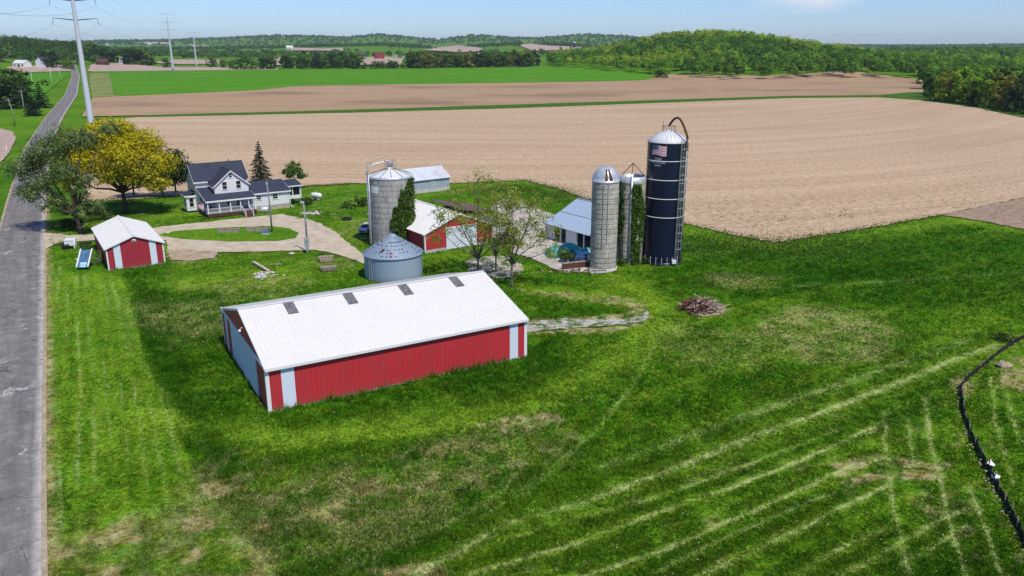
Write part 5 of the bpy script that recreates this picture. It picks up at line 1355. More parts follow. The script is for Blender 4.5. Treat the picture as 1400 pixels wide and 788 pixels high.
# grain bin
BC = (-17.2, 111.2); br = 4.15; bh = 3.5
gb = thing('grain_bin', 'round corrugated steel grain bin with a cone roof behind the long shed', 'grain bin', (*BC, -.05))
m = MB(); prof = []
for i in range(71): prof.append((br+.03*math.sin(i*math.pi), i*bh/70))
m.lathe([(br+.03*(i%2), i*bh/70) for i in range(71)], 64); m.build('shell', M['bin_steel'], gb)
m = MB(); m.lathe([(br+.20,bh-.10),(br+.20,bh-.03),(.55,bh+2.35),(.55,bh+2.5),(.35,bh+2.62),(0,bh+2.66)], 64); roof = m.build('roof', M['bin_roof'], gb)
m = MB()
for i in range(36):
    a = i*math.pi/18; m.bar(((br+.19)*math.cos(a),(br+.19)*math.sin(a),bh),(.57*math.cos(a),.57*math.sin(a),bh+2.38),.07,.07)
m.tube([(2.6*math.cos(a),2.6*math.sin(a),bh+1.08) for a in np.linspace(0,2*math.pi,49)], .05, 5, False)
m.build('roof_rib', M['bin_roof'], roof)
g = np.random.default_rng(9)
for i in range(36):
    a = (i+.5)*math.pi/18
    for rr in (3.95, 3.4, 2.9, 2.2, 1.6):
        if g.random() < .5:
            z = bh+2.35*(br+.2-rr)/(br-.35)+.0; m = MB(); m.tube([(rr*math.cos(a),rr*math.sin(a),z),(rr*math.cos(a),rr*math.sin(a),z+.10)], .10, 6); m.build('roof_clip', M['darkgrey'], roof)
A5 = lambda s, rr, dz=.06: on_cyl(BC, rr, s, bh+2.35*(br+.2-rr)/(br-.35)+dz)
m = MB(); m.bar(A5(-.50,3.3), A5(-.46,2.8), .4, .12); m.build('roof_hatch', M['maroon'], roof)
m = MB(); m.bar(A5(-.10,4.1), A5(-.12,3.1), .12, .06); m.build('roof_ladder', M['red_orange'], roof)
m = MB()
for s in (-.80,-.72): m.tube([on_cyl(BC,br,s,.1,.15),on_cyl(BC,br,s,bh,.15)], .04, 5)
for z in np.arange(.3,bh,.35): m.bar(on_cyl(BC,br,-.80,z,.15),on_cyl(BC,br,-.72,z,.15),.04)
m.build('ladder', M['steel'], gb)

# ------------------------------------------------------------------ pylons, poles, wires
def pylon(label, x, y, h, r0, r1, arms, al, side):
    t = thing('pylon', label, 'pylon', (x, y, float(H(x,y))-.2))
    m = MB(); n = 12; m.tube([(0,0,h*i/n) for i in range(n+1)], [r0+(r1-r0)*i/n for i in range(n+1)], 12)
    m.build('pole', M['pylon'], t)
    m = MB(); m.lathe([(r0*1.25,0),(r0*1.25,.6),(r0,.6)], 16); zc = h*.022+2
    m.lathe([(r0*1.01,zc),(r0*1.10,zc),(r0*1.10,zc+.5),(r0*1.0,zc+.5)], 16); m.build('collar', M['steel'], t)
    c, s = math.cos(side), math.sin(side)
    for z in arms:
        for d in (1,-1):
            m = MB(); rr = r0+(r1-r0)*z/h
            m.tube([(c*d*rr*.8,s*d*rr*.8,z),(c*d*al*.6,s*d*al*.6,z+.35),(c*d*al,s*d*al,z+.55)], [.16,.13,.07], 6); arm = m.build('arm', M['darkgrey'], t)
            m = MB(); a0 = Vector((c*d*al,s*d*al,z+.5)); a1 = a0+Vector((s*1.6+c*d*.3,-c*1.6+s*d*.3,-2.0)); 
            for i in range(10): p = a0.lerp(a1, i/10); q = a0.lerp(a1, (i+.75)/10); m.tube([p,q], .11, 6)
            m.tube([a0,a1], .045, 5); m.build('insulator', M['grey'], arm)
    return t
RS = ROADDIR-math.pi/2
px_, py_ = G(129.5, 200)
arms1 = (39.8, 45.6, 51.4)
pylon('large pale steel pylon rising out of the picture behind the trees by the road', px_, py_, 57, 1.08, .40, arms1, 6.2, RS)
p2 = GT(237, 98); p3 = GT(269, 92)
pylon('pale steel pylon in mid distance, taller of the two beyond the green crop', *p2, 70, 1.55, .55, (50.5,59.5,69), 8.5, RS)
pylon('pale steel pylon in far distance, smaller of the two beyond the green crop', *p3, 51, 1.4, .5, (36,43,50), 7.0, RS)
def sag(a, b, s, n=24):
    a = Vector(a); b = Vector(b); return [a.lerp(b, i/n)-Vector((0,0,4*s*(i/n)*(1-i/n))) for i in range(n+1)]
c, s = math.cos(RS), math.sin(RS)
def tip(x, y, z, al, d): return (x+c*d*al+s*1.6, y+s*d*al-c*1.6, float(H(x,y))+z-1.7)
wl = thing('transmission_wires', 'thin power lines hanging between the pylons', 'power lines', (0,0,0))
for z1, z2, d in [(a,b,d) for a, b in zip(arms1, (50.5,59.5,69)) for d in (1,-1)]:
    a = tip(px_,py_,z1,6.2,d); b_ = tip(*p2,z2,8.5,d)
    m = MB(); m.tube(sag(a, b_, 9), .022, 4, False); m.build('wire', M['darkgrey'], wl)
    dr_ = Vector((px_-p2[0],py_-p2[1])).normalized()*330
    m = MB(); m.tube(sag(a, (a[0]+dr_.x, a[1]+dr_.y, a[2]+2), 8), .022, 4, False); m.build('wire', M['darkgrey'], wl)
    m = MB(); m.tube(sag(b_, tip(*p3, {50.5:36,59.5:43,69:50}[z2],7.0,d), 6), .03, 4, False); m.build('wire', M['darkgrey'], wl)
# wooden utility poles across the road
ups = []
for i, (px, py, h, lab) in enumerate(((20.3,172,11.2,'leaning grey utility pole nearest the left picture edge'),(34.5,159,12.2,'grey utility pole just left of the dark conifers'),(46,124,13,'grey utility pole behind the dark conifers'),(72,120.5,16,'tall pale utility pole in the green field across the road'),(83,111.5,14,'pale utility pole beside the road, farthest up the green field'))):
    x, y = G(px, py); t = thing('utility_pole', lab, 'utility pole', (x, y, -.1), 0, 'utility poles across the road')
    m = MB(); m.tube([(0,0,0),(.1,0,h*.5),(.15 if i else -.8,0,h)], [.22,.19,.15], 8); m.build('pole', M['pylon'] if i > 1 else M['grey'], t)
    m = MB(); zt = h-.8; dx = .15 if i else -.75
    m.bar((dx-1.1*c,-1.1*s,zt),(dx+1.1*c,1.1*s,zt),.12,.12); ca = m.build('crossarm', M['wood'], t)
    m = MB()
    for d in (-1,0,1): m.lathe([(.06,0),(.08,.1),(.04,.25)], 8, (dx+d*c,d*s,zt+.06))
    m.build('insulator', M['grey'], ca); ups.append((x+dx, y, h-.5))
wl2 = thing('utility_wires', 'thin wires strung along the utility poles across the road', 'power lines', (0,0,0))
prev = (ups[0][0]+40, ups[0][1]-75, ups[0][2])
for a, b_ in zip([prev]+ups[:-1], ups):
    for d in (-1,0,1):
        m = MB(); m.tube(sag((a[0]+d*c,a[1]+d*s,a[2]), (b_[0]+d*c,b_[1]+d*s,b_[2]), 1.0), .02, 4, False); m.build('wire', M['darkgrey'], wl2)
x, y = G(10.5, 213.5); t = thing('marker_post', 'short white marker post at the corner of the bare field', 'post', (x,y,-.05)); m = MB(); m.tube([(0,0,0),(0,0,3.2)], .09, 8); m.build('post', M['white'], t); m = MB(); m.lathe([(.11,3.2),(.11,3.3),(0,3.34)], 8); m.build('cap', M['grey'], t)
# poles in the yard
x, y = G(372, 318); t = thing('yard_pole', 'bare grey wooden pole on the grass island before the house', 'pole', (x,y,-.05))
m = MB(); m.tube([(0,0,0),(.05,0,4.5),(-.15,0,9.2)], [.17,.15,.11], 10); m.build('pole', M['grey'], t)
m = MB(); m.box(-.3,0,-.12,.12,8.5,9.0).tube([(-.15,0,8.8),(-.15,-.5,8.95)], .04, 6); m.build('transformer_box', M['steel'], t)
pole1 = (x-.15, y, 9.0)
x, y = G(421, 345); t = thing('meter_pole', 'grey wooden pole with a meter box low on it by the gravel drive', 'pole', (x,y,-.05))
m = MB(); m.tube([(0,0,0),(.0,0,4.5),(-.1,0,8.4)], [.17,.15,.11], 10); m.build('pole', M['grey'], t)
m = MB(); m.box(-.38,.38,-.42,-.16,1.1,2.5).box(-.2,.2,-.38,-.17,.4,1.1).tube([(0,-.3,.0),(0,-.3,.5)], .08, 6).tube([(.22,-.3,2.5),(.18,-.2,5.5)], .04, 5); bx = m.build('meter_box', M['steel'], t)
m = MB(); m.lathe([(.13,0),(.13,.08),(.08,.12)], 12, (0,-.47,1.9)); m.build('meter', M['glass'], bx)
m = MB(); m.tube([(-.1,0,8.2),(-.1,-.9,8.5)], .035, 6); m.lathe([(.05,.1),(.2,0),(.2,-.15)], 10, (-.1,-.9,8.45)); m.build('lamp', M['steel'], t)
pole2 = (x-.1, y, 8.2)
o = link('house_wire', bpy.data.meshes.new('t')); bpy.data.objects.remove(o)
t = thing('service_wires', 'thin service wires from the yard pole to the house and the meter pole', 'power lines')
hx = FP(16.6, 2.0)
for a, b_, s_ in ((pole1, (hx[0],hx[1],3.3), .5), (pole1, pole2, .5)):
    m = MB(); m.tube(sag(a, b_, s_), .015, 4, False); m.build('wire', M['darkgrey'], t)
# ------------------------------------------------------------------ small things in the yard
def put(name, label, cat, px, py, rz=0, dz=-.03, group=None):
    x, y = G(px, py); return thing(name, label, cat, (x, y, dz), rz, group)
t = put('propane_tank', 'white propane tank lying on the lawn right of the farmhouse', 'tank', 433, 273, R(-28))
m = MB(); m.lathe([(0,-1.35),(.25,-1.33),(.48,-1.15),(.56,-.9),(.56,.9),(.48,1.15),(.25,1.33),(0,1.35)], 20)
m.v = [(p[2], p[0], p[1]+.95) for p in m.v]; m.build('tank', M['white'], t)
m = MB(); m.lathe([(.2,1.48),(.2,1.66),(0,1.7)], 12); m.build('valve_dome', M['steel'], t)
for x in (-.75,.75):
    m = MB(); m.box(x-.12,x+.12,-.45,.45,0,.48); m.build('foot', M['conc'], t)
t = put('tractor_tyre', 'black ring of an old tyre lying flat on the lawn', 'tyre', 474, 300)
m = MB(); m.lathe([(.55,.06),(.62,.0),(.95,.0),(1.0,.15),(.95,.32),(.62,.32),(.55,.26)], 28); m.build('tyre', M['black'], t)
m = MB(); m.lathe([(.02,.03),(.56,.05)], 20); m.build('inside', M['rust'], t)
# car behind the wide silo
def car(label, x, y, rz):
    t = thing('parked_car', label, 'car', (x, y, .0), rz)
    prof = [(-2.1,.35),(-2.12,.75),(-1.95,.98),(-1.45,1.05),(-.75,1.52),(.9,1.56),(1.7,1.2),(2.05,1.0),(2.1,.4)]
    m = MB(); n = len(prof); W_ = [.80,.84,.84,.86,.66,.66,.80,.82,.80]
    A_ = [(p[0],-w,p[1]) for p, w in zip(prof, W_)]; B_ = [(p[0],w,p[1]) for p, w in zip(prof, W_)]
    m.add(A_+B_, [(i,(i+1)%n,n+(i+1)%n,n+i) for i in range(n)]+[tuple(range(n-1,-1,-1)), tuple(range(n,2*n))]); body = m.build('body', M['carpaint'], t)
    m = MB(); m.add([(-1.42,-.70,1.09),(-1.42,.70,1.09),(-.80,.60,1.52),(-.80,-.60,1.52)], [(0,1,2,3)]); m.v = [(p[0]-.03,p[1],p[2]+.02) for p in m.v]; m.build('windscreen', M['glass'], t)
    for s in (-1,1):
        m = MB(); m.add([(-1.2,s*.85,1.08),(1.5,s*.83,1.12),(.85,s*.69,1.5),(-.7,s*.69,1.48)], [(0,1,2,3)]); m.build('side_window', M['glass'], t)
        m = MB(); m.tube([(-2.13,s*.55,.82),(-2.0,s*.6,.86)], .14, 10); m.build('headlight', M['lens'], t)
        for x_ in (-1.3,1.3):
            m = MB(); m.lathe([(.18,-.11),(.33,-.11),(.35,0),(.33,.11),(.18,.11)], 18); m.v = [(p[0]+x_, p[2]+s*.78, p[1]+.33) for p in m.v]; w = m.build('wheel', M['black'], t)
            m = MB(); m.lathe([(0,.0),(.18,.0)], 12); m.v = [(p[0]+x_, p[2]+s*.88, p[1]+.33) for p in m.v]; m.build('rim', M['steel'], w)
    m = MB(); m.box(-2.16,-2.12,-.6,.6,.45,.72); m.build('grille', M['darkgrey'], t); return t
x, y = G(502, 320); car('pale car with a dark windscreen parked behind the left side of the wide silo', x-.2, y+1.6, R(75))
# raised beds and box on the grass island
for px, py, lab in ((313,317.5,'left one of two timber raised beds on the grass island'),(352,316,'right one of two timber raised beds, beside the yard pole')):
    t = put('raised_bed', lab, 'planter', px, py, R(3), 0, 'raised beds on the grass island')
    m = MB()
    for y_ in (-.55,.55): m.box(-1.8,1.8,y_-.08,y_+.08,0,.55)
    for x_ in (-1.8,1.8): m.box(x_-.08,x_+.08,-.47,.47,0,.55)
    m.build('frame', M['wood'], t)
    m = MB(); m.box(-1.7,1.7,-.45,.45,0,.42); m.build('soil', M['rust'], t)
    for x_ in (-1.8,0,1.8):
        m = MB(); m.box(x_-.07,x_+.07,-.74,-.64,0,.75); m.build('stake', M['grey'], t)
t = put('crate', 'pale blue grey box on the grass island beside the yard pole', 'box', 363.5, 321, R(5), 0)
m = MB(); m.box(-.65,.65,-.5,.5,0,.5); m.build('body', M['steel'], t); m = MB(); m.slab([(-.7,-.55,.56),(.7,-.55,.56),(.7,.55,.66),(-.7,.55,.66)], .06); m.build('lid', M['blue'], t)
t = put('stone', 'small white stone near the left tip of the grass island', 'stone', 229, 319, .4)
def rock(mb, c_, r_, g):
    n = 7; vs = []
    for i in range(4):
        for j in range(n):
            a = 2*math.pi*j/n; e = -.4+1.9*i/3; q = r_*g.uniform(.8,1.15); vs.append((c_[0]+q*math.cos(e)*math.cos(a), c_[1]+q*math.cos(e)*math.sin(a)*.8, c_[2]+q*.6*math.sin(e)+r_*.2))
    mb.add(vs, [(i*n+j,i*n+(j+1)%n,(i+1)*n+(j+1)%n,(i+1)*n+j) for i in range(3) for j in range(n)]+[tuple(3*n+j for j in range(n))])
gr = np.random.default_rng(17)
m = MB(); rock(m, (0,0,0), .35, gr); m.build('rock', M['stone'], t)
t = put('stone', 'small pale stone on the lawn below the gravel drive', 'stone', 398, 347.5, .2); m = MB(); rock(m, (0,0,0), .4, gr); rock(m, (.4,.2,0), .25, gr); m.build('rock', M['stone'], t)
t = put('heating_drum', 'grey round drum lying before the foundation of the farmhouse addition', 'drum', 362, 291, R(15), 0)
m = MB(); m.lathe([(0,-.7),(.6,-.7),(.65,-.62),(.65,.62),(.6,.7),(0,.7)], 20); m.v = [(p[2],p[0],p[1]+.65) for p in m.v]; m.build('drum', M['steel'], t)
m = MB(); m.box(-.5,-.3,-.5,.5,0,.25).box(.3,.5,-.5,.5,0,.25); m.build('cradle', M['wood'], t)
t = put('stone_pile', 'low pile of stones and leaves beside the sunroom', 'stones', 427, 292, 0, 0)
m = MB()
for i in range(26): rock(m, (gr.normal()*1.6, gr.normal()*.8, 0), gr.uniform(.15,.4), gr)
m.build('rocks', M['stone'], t); m = MB()
for i in range(8): rock(m, (gr.normal()*1.5, gr.normal()*.8, 0), gr.uniform(.2,.4), gr)
m.build('dark_rocks', M['rust'], t)
# timber and pallets on the lawn
t = put('timber_beam', 'long pale squared beam lying on rubble on the lawn', 'beam', 357, 367, R(-53), 0)
m = MB(); m.box(-3.3,3.3,-.2,.2,.12,.42); m.build('beam', M['rawwood'], t)
t = put('rubble_heap', 'small heap of pale rubble at the near end of the long beam', 'rubble', 361, 377, 0, 0)
m = MB()
for i in range(40): rock(m, (gr.normal()*.8, gr.normal()*.9, 0), gr.uniform(.12,.32), gr)
m.build('rubble', M['stone'], t)
for px, py, rz, lab, hh in ((446,357,.25,'upper stack of pale weathered pallets beside the drive','a'),(449,369.5,.30,'lower flat stack of weathered boards nearer the long shed','b')):
    t = put('pallet_stack', lab, 'pallets', px, py, rz, 0)
    m = MB()
    for l in range(3 if hh == 'a' else 2):
        z = l*.2
        for y_ in (-.55,0,.55): m.box(-.95,.95,y_-.06,y_+.06,z,z+.13)
        for q in np.arange(-.9,.95,.22): m.box(q-.08,q+.08,-.68,.68,z+.132,z+.165)
    m.build('pallet', M['rawwood'] if hh == 'a' else M['wood'], t)
    for q in range(5): m = MB(); m.bar((-1.1+gr.normal()*.1,-.3+q*.2,.70 if hh=='a' else .5),(1.2,-.4+q*.22,.75 if hh=='a' else .52),.14,.05); m.build('board', M['wood'], t)
t = put('board', 'thin grey board lying in the grass left of the pallets', 'board', 377, 362, R(10), 0); m = MB(); m.box(-.9,.9,-.1,.1,.02,.1); m.build('plank', M['wood'], t)
# things by the road, next to the small shed
t = put('yard_cart', 'white box on legs by the driveway entrance, with a dark drum at its left', 'box', 97.5, 339, R(8), 0)
m = MB(); m.box(-.75,.75,-.6,.6,.5,1.35); m.build('body', M['white'], t); m = MB(); m.slab([(-.8,-.65,1.38),(.8,-.65,1.38),(.8,.65,1.5),(-.8,.65,1.5)], .06); m.build('lid', M['panel'], t)
for x_ in (-.65,.65):
    for y_ in (-.5,.5): m = MB(); m.box(x_-.05,x_+.05,y_-.05,y_+.05,0,.5); m.build('leg', M['white'], t)
t = put('drum', 'dark open drum left of the white box at the driveway entrance', 'drum', 90.5, 340, 0, 0)
m = MB(); m.lathe([(.62,0),(.66,.4),(.62,.8),(.54,.8),(.5,.2),(0,.18)], 20); m.build('drum', M['black'], t)
t = put('white_post', 'thin white post between the white box and the blue slide', 'post', 103.5, 343, 0, 0)
m = MB(); m.tube([(0,0,0),(0,0,1.9)], .09, 8); m.build('post', M['white'], t); m = MB(); m.box(-.25,.25,-.05,.05,1.7,1.85); m.build('arm', M['white'], t)
t = put('bench', 'black slatted bench between the blue slide and the small red shed', 'bench', 118, 341, R(25), 0)
m = MB(); 
for q in (-.25,0,.25): m.box(-.9,.9,q-.09,q+.09,.42,.48)
m.build('seat', M['black'], t); m = MB()
for z in (.62,.82,1.0): m.box(-.9,.9,.34,.40,z,z+.14)
m.box(-.85,-.78,.33,.42,.4,1.1).box(.78,.85,.33,.42,.4,1.1); m.build('backrest', M['black'], t)
for x_ in (-.8,.8):
    for y_ in (-.3,.36): m = MB(); m.box(x_-.05,x_+.05,y_-.05,y_+.05,0,.42); m.build('leg', M['black'], t)
t = put('slide', 'blue sloping slide with two white side rails on the mown verge', 'slide', 113, 368.5, R(8), 0)
hz, dp = 2.35, 2.6
m = MB(); m.slab([(-.72,0,.25),(.72,0,.25),(.72,dp,hz),(-.72,dp,hz)], .08); m.build('chute', M['blue'], t)
for s_ in (-1,1):
    m = MB(); m.bar((s_*.80,-.05,.34),(s_*.80,dp,hz+.12),.16,.24); m.build('side_rail', M['white'], t)
    m = MB(); m.tube([(s_*.7,dp,0),(s_*.7,dp,hz)], .06, 6); m.build('leg', M['blue'], t)
m = MB(); m.slab([(-.45,.06,.34),(.45,.06,.34),(.45,.75,.90),(-.45,.75,.90)], .03); m.build('tray', M['lightblue'], t)
m = MB(); m.bar((-.75,dp*.45,1.3),(-1.3,dp*.45,1.35),.1,.1); m.build('handle', M['white'], t)
# brush pile
t = put('brush_pile', 'heap of dead branches and brush on a bare patch in the meadow', 'brush pile', 958, 424, 0, 0)
groups = (('branch', M['rawwood'], 90), ('branch', M['rust'], 80), ('branch', M['maroon'], 60), ('branch', M['wood'], 110))
for nm, mt, n in groups:
    m = MB()
    for i in range(n):
        sh_ = -1 if mt in (M['maroon'], M['rust']) else 1
        x0, y0 = gr.normal()*.9+(-.6 if sh_ < 0 else .6), gr.normal()*.75
        hz = max(.1, 1.7-.42*abs(x0)-.5*abs(y0))*gr.uniform(.1, 1)
        a = gr.normal()*.6+(0 if gr.random() < .7 else 1.3)-.15; l = gr.uniform(.5, 1.5); tl = gr.normal()*.2
        d = Vector((math.cos(a)*l, math.sin(a)*l, tl*l)); p = Vector((x0,y0,hz+.1)); r_ = gr.uniform(.02,.065)
        e0_, e1_ = p-d, p+d; e0_.z = max(e0_.z, .03); e1_.z = max(e1_.z, .03)
        m.tube([e0_, p+Vector((gr.normal()*.08,gr.normal()*.08,0)), e1_], [r_*1.3, r_, r_*.4], 5)
    m.build(nm, mt, t)
m = MB()
for i in range(9): p = Vector((gr.normal()*.4+.3, -1.0+gr.normal()*.15, .1)); m.tube([p, p+Vector((gr.uniform(.5,1),gr.normal()*.2,.05))], .09, 6)
m.build('log', M['rawwood'], t)
# silt fence
fpts = [G(*q) for q in ((1440,442),(1400,462),(1368,482),(1340,504),(1316,527),(1315,545),(1321,575),(1333,608),(1350,642),(1366,672),(1382,703),(1400,740),(1425,790))]
t = thing('silt_fence', 'long low black silt fence bending across the right side of the meadow', 'fence', (0,0,0))
def spline(P, k=8):
    P = [Vector((*p,0)) for p in P]; out = []
    for i in range(len(P)-1):
        a, b_, c_, d = P[max(i-1,0)], P[i], P[i+1], P[min(i+2,len(P)-1)]
        for j in range(k):
            u = j/k; out.append(.5*((2*b_)+(c_-a)*u+(2*a-5*b_+4*c_-d)*u*u+(3*b_-a-3*c_+d)*u**3))
    return out+[P[-1]]
FS = spline(fpts); m = MB()
vs = []
for i, p in enumerate(FS):
    d = (FS[min(i+1,len(FS)-1)]-FS[max(i-1,0)]).normalized(); n_ = Vector((-d.y, d.x, 0)); w = gr.normal()*.07
    h_ = .46+gr.normal()*.04
    for q, z in ((-.03,-.1),(.02+w*.5,.3),(w,h_),(w+.03,h_),(.05+w*.5,.3),(.02,-.1)): vs.append(p+n_*q+Vector((0,0,z)))
m.add(vs, [(i*6+j,(i+1)*6+j,(i+1)*6+j+1,i*6+j+1) for i in range(len(FS)-1) for j in range(5)]); m.build('fabric', M['black'], t)
for i in range(0, len(FS), 4):
    m = MB(); m.box(-.03,.03,-.03,.03,-.1,.85); s_ = m.build('stake', M['wood'], t); s_.location = FS[i]; s_.rotation_euler = (gr.normal()*.08, gr.normal()*.08, gr.random())
ds = [Vector(p) for p in FS]
m = MB()
for i in range(len(FS)-1):
    for _ in range(3):
        p = FS[i].lerp(FS[i+1], gr.random()); rock(m, (p.x-.30+gr.normal()*.2, p.y+gr.normal()*.12, -.04), gr.uniform(.03,.11), gr)
m.build('soil_ridge', M['dirt'], t)['kind'] = 'stuff'
for px, py, lab in ((1353,637,'crumpled white bag on the black silt fence, upper of two'),(1360,654,'crumpled white bag at the foot of the black silt fence, lower of two')):
    t = put('plastic_bag', lab, 'bag', px, py, gr.random(), .05, 'white bags at the silt fence')
    m = MB(); 
    for q in ((0,0,.1),(.2,.08,.05),(-.18,.05,.08),(.05,-.15,.04)): rock(m, q, .26, gr)
    m.build('bag', M['white'], t); m = MB(); m.tube([(0,0,.3),(.08,.02,.5)], [.09,.03], 6); m.build('knot', M['white'], t)
t = put('fence_post', 'thin dark steel post standing alone behind the black silt fence', 'post', 1378, 466); m = MB(); m.tube([(0,0,0),(0,0,1.9)], .035, 6); m.build('post', M['darkgrey'], t); m = MB(); m.box(-.12,.12,-.02,.02,.05,.2); m.build('foot_plate', M['darkgrey'], t)
t = put('flat_stone', 'pale flat stone lying in the grass right of the silt fence bend', 'stone', 1373, 501, .3, 0); m = MB(); rock(m, (0,0,-.1), .85, gr); m.build('rock', M['dirt'], t)
# teal canvas heap and clutter before the open shed
t = put('canvas_heap', 'long heap under teal canvas in front of the open shed', 'tarp', 771, 349, R(16), 0)
def heap(L_, W_, H_, seed):
    n, k = 22, 10; vs = []; q = np.random.default_rng(seed)
    for i in range(n+1):
        for j in range(k+1):
            u = i/n; v = j/k; hh = H_*math.sin(math.pi*v)**.6*(math.sin(math.pi*min(1,max(0,u)))**.35)*(1+.10*math.sin(u*9+v*2))
            vs.append((L_*(u-.5), W_*(v-.5), hh))
    return vs, [(i*(k+1)+j,(i+1)*(k+1)+j,(i+1)*(k+1)+j+1,i*(k+1)+j+1) for i in range(n) for j in range(k)]
m = MB(); m.add(*heap(6.0, 2.8, 1.9, 3)); m.build('canvas', M['teal'], t)
m = MB()
for i in range(5): m.tube([(-2.2+i*1.05,-1.3,.3),(-2.2+i*1.05,0,2.0),(-2.2+i*1.05,1.3,.3)], .04, 5)
m.build('rope', M['lightblue'], t)
t = put('canvas_heap', 'heap under pale blue canvas between the teal heap and the domed silo', 'tarp', 800, 352, R(14), 0)
m = MB(); m.add(*heap(5.4, 2.8, 1.3, 5)); m.build('canvas', M['lightblue'], t); m = MB(); m.v = []; m.add(*heap(2.6, 1.5, 1.55, 6)); m.build('upper_canvas', M['teal'], t)
for i, (px, py, c_) in enumerate(((789,356,'white'),(797,357,'panel'),(803,356,'black'),(807,358,'white'))):
    t = put('crate', ('white crate standing left of three others before the blue canvas heap','pale blue crate between a white and a black crate by the blue canvas heap','black crate among white ones before the blue canvas heap','white crate nearest the domed silo, before the blue canvas heap')[i], 'crate', px, py, gr.random(), 0, 'crates before the blue canvas heap')
    h_ = .55+gr.random()*.4; m = MB(); m.box(-.4,.4,-.3,.3,0,h_); m.build('body', M[c_], t); m = MB(); m.box(-.43,.43,-.33,.33,h_,h_+.06); m.build('lid', M[c_], t)
t = put('low_wall', 'low dark timber wall left of the foot of the domed silo', 'wall', 790, 366.5, R(22), 0)
m = MB(); m.box(-2.6,2.2,-.15,.15,0,.9); m.build('wall', M['rust'], t)
m = MB(); m.box(-2.7,2.3,-.2,.2,.9,1.0); m.build('cap', M['wood'], t)
t = put('scrap_pile', 'scattered dark scrap and boards on the gravel before the domed silo', 'scrap', 782, 372, 0, 0)
for mt, n in (('wood',16),('rust',14)):
    for i in range(n): m = MB(); p = Vector((gr.normal()*2.2, gr.normal()*.5, .08)); a = gr.uniform(0,3.1); m.bar(p, p+Vector((math.cos(a),math.sin(a),gr.uniform(0,.3)))*gr.uniform(.3,1.0), .15, .08); m.build('board', M[mt], t)
t = put('white_trough', 'low white concrete trough at the foot of the domed silo', 'trough', 818, 373, R(12), 0)
m = MB(); m.box(-1.3,1.3,-.3,.3,0,.28); m.build('trough', M['conc'], t); m = MB(); m.box(-1.2,1.2,-.22,.22,.28,.30); m.build('inside', M['darkgrey'], t)
# broken limestone scattered over the yard: nobody could count it
P = MB(); yard = poly_world([(672,281),(690,272),(712,274),(742,288),(776,300),(800,316),(812,325),(810,372),(790,372),(760,369),(722,352),(700,346),(694,324),(673,326),(664,302)])
q = gr.uniform(yard.min(0), yard.max(0), (2600,2)); q = q[inside(q[:,0], q[:,1], yard)][:1100]
for p in q: rock(P, (p[0],p[1],.0), .06+.22*gr.random()**3, gr)
tag(P.build('loose_stones', M['stone']), 'broken pale stones strewn over the gravel yard', 'stones', kind='stuff')

# ------------------------------------------------------------------ far buildings
def far_house(name, label, px, py, w, d, h, rh, wall, roof, rz=.3, cat='house', group=None):
    x, y = GT(px, py); t = thing(name, label, cat, (x, y, float(H(x,y))-.3), rz, group)
    m = MB(); m.box(-w/2,w/2,-d/2,d/2,0,h)
    for xx in (-w/2, w/2-.3): m.prism([(-d/2,h),(d/2,h),(0,h+rh-.1)], xx, xx+.3, 'x')
    m.build('wall', M[wall], t)
    k_ = rh/(d/2); m = MB()
    for s_ in (-1,1):
        a = [(-w/2-.4,0,h+rh+.25),(w/2+.4,0,h+rh+.25),(w/2+.4,s_*(d/2+.5),h-.5*k_+.25),(-w/2-.4,s_*(d/2+.5),h-.5*k_+.25)]
        m.slab(a if s_ > 0 else a[::-1], .2)
    m.build('roof', M[roof], t)
    m = MB(); m.box(-w*.1,w*.1,-d/2-.06,-d/2-.01,.3,h*.75); m.build('door', M['darkgrey'], t)
    for f in (-.33,.33): m = MB(); m.box(w*f-w*.06,w*f+w*.06,-d/2-.06,-d/2-.01,h*.35,h*.75); m.build('window', M['glass'], t)
    return t
far_house('white_shed', 'long low white shed at the left edge in front of the dark wood', 31, 92.6, 20, 12, 6, 4, 'white', 'white_roof', -.3, 'shed')
far_house('white_house', 'white house with a grey roof among trees across the road', 60, 93.5, 12, 14, 10, 5, 'white', 'darkgrey', 1.2)
far_house('grey_house', 'small pale house under the dark trees of the far farmhouse', 171, 88, 14, 10, 7, 4, 'white', 'grey', .2)
far_house('dark_barn', 'small brown barn under the dark trees beside the road', 141, 89.5, 16, 10, 5, 5, 'rust', 'rust', .1, 'barn')
far_house('far_barn', 'tiny red barn standing alone in the far valley', 518.5, 82, 20, 14, 11, 6, 'red_orange', 'rust', .5, 'barn')
far_house('far_house', 'tiny white house left of the far red barn', 496, 79, 14, 10, 8, 5, 'white', 'darkgrey', .2)
gh = np.random.default_rng(23)
for px, py, w in ((355,74,22),(396,69,50),(300,66,30),(458,75,22),(540,78,20),(553,79,18),(582,80,20),(657,76,24),(690,76,20),(785,69,26),(205,70,24),(158,72,22),(147,62,40),(204,62,40),(259,64,36)):
    far_house('far_house', 'tiny pale farm building scattered in the far valley', px, py, w*gh.uniform(.4,.7), w*.3, w*.2, w*.1, 'white', 'grey' if gh.random() < .5 else 'white_roof', gh.uniform(-.5,.5), 'house', 'pale buildings scattered in the far valley')
x, y = GT(785, 68.5); t = thing('far_silo', 'tiny dark silo on the far hillside field', 'silo', (x,y,float(H(x,y))-.3)); m = MB(); m.lathe([(4,0),(4,22)], 16); m.build('shell', M['navy'], t); m = MB(); m.lathe([(4,22),(3,25),(0,26)], 16); m.build('dome', M['steel'], t)
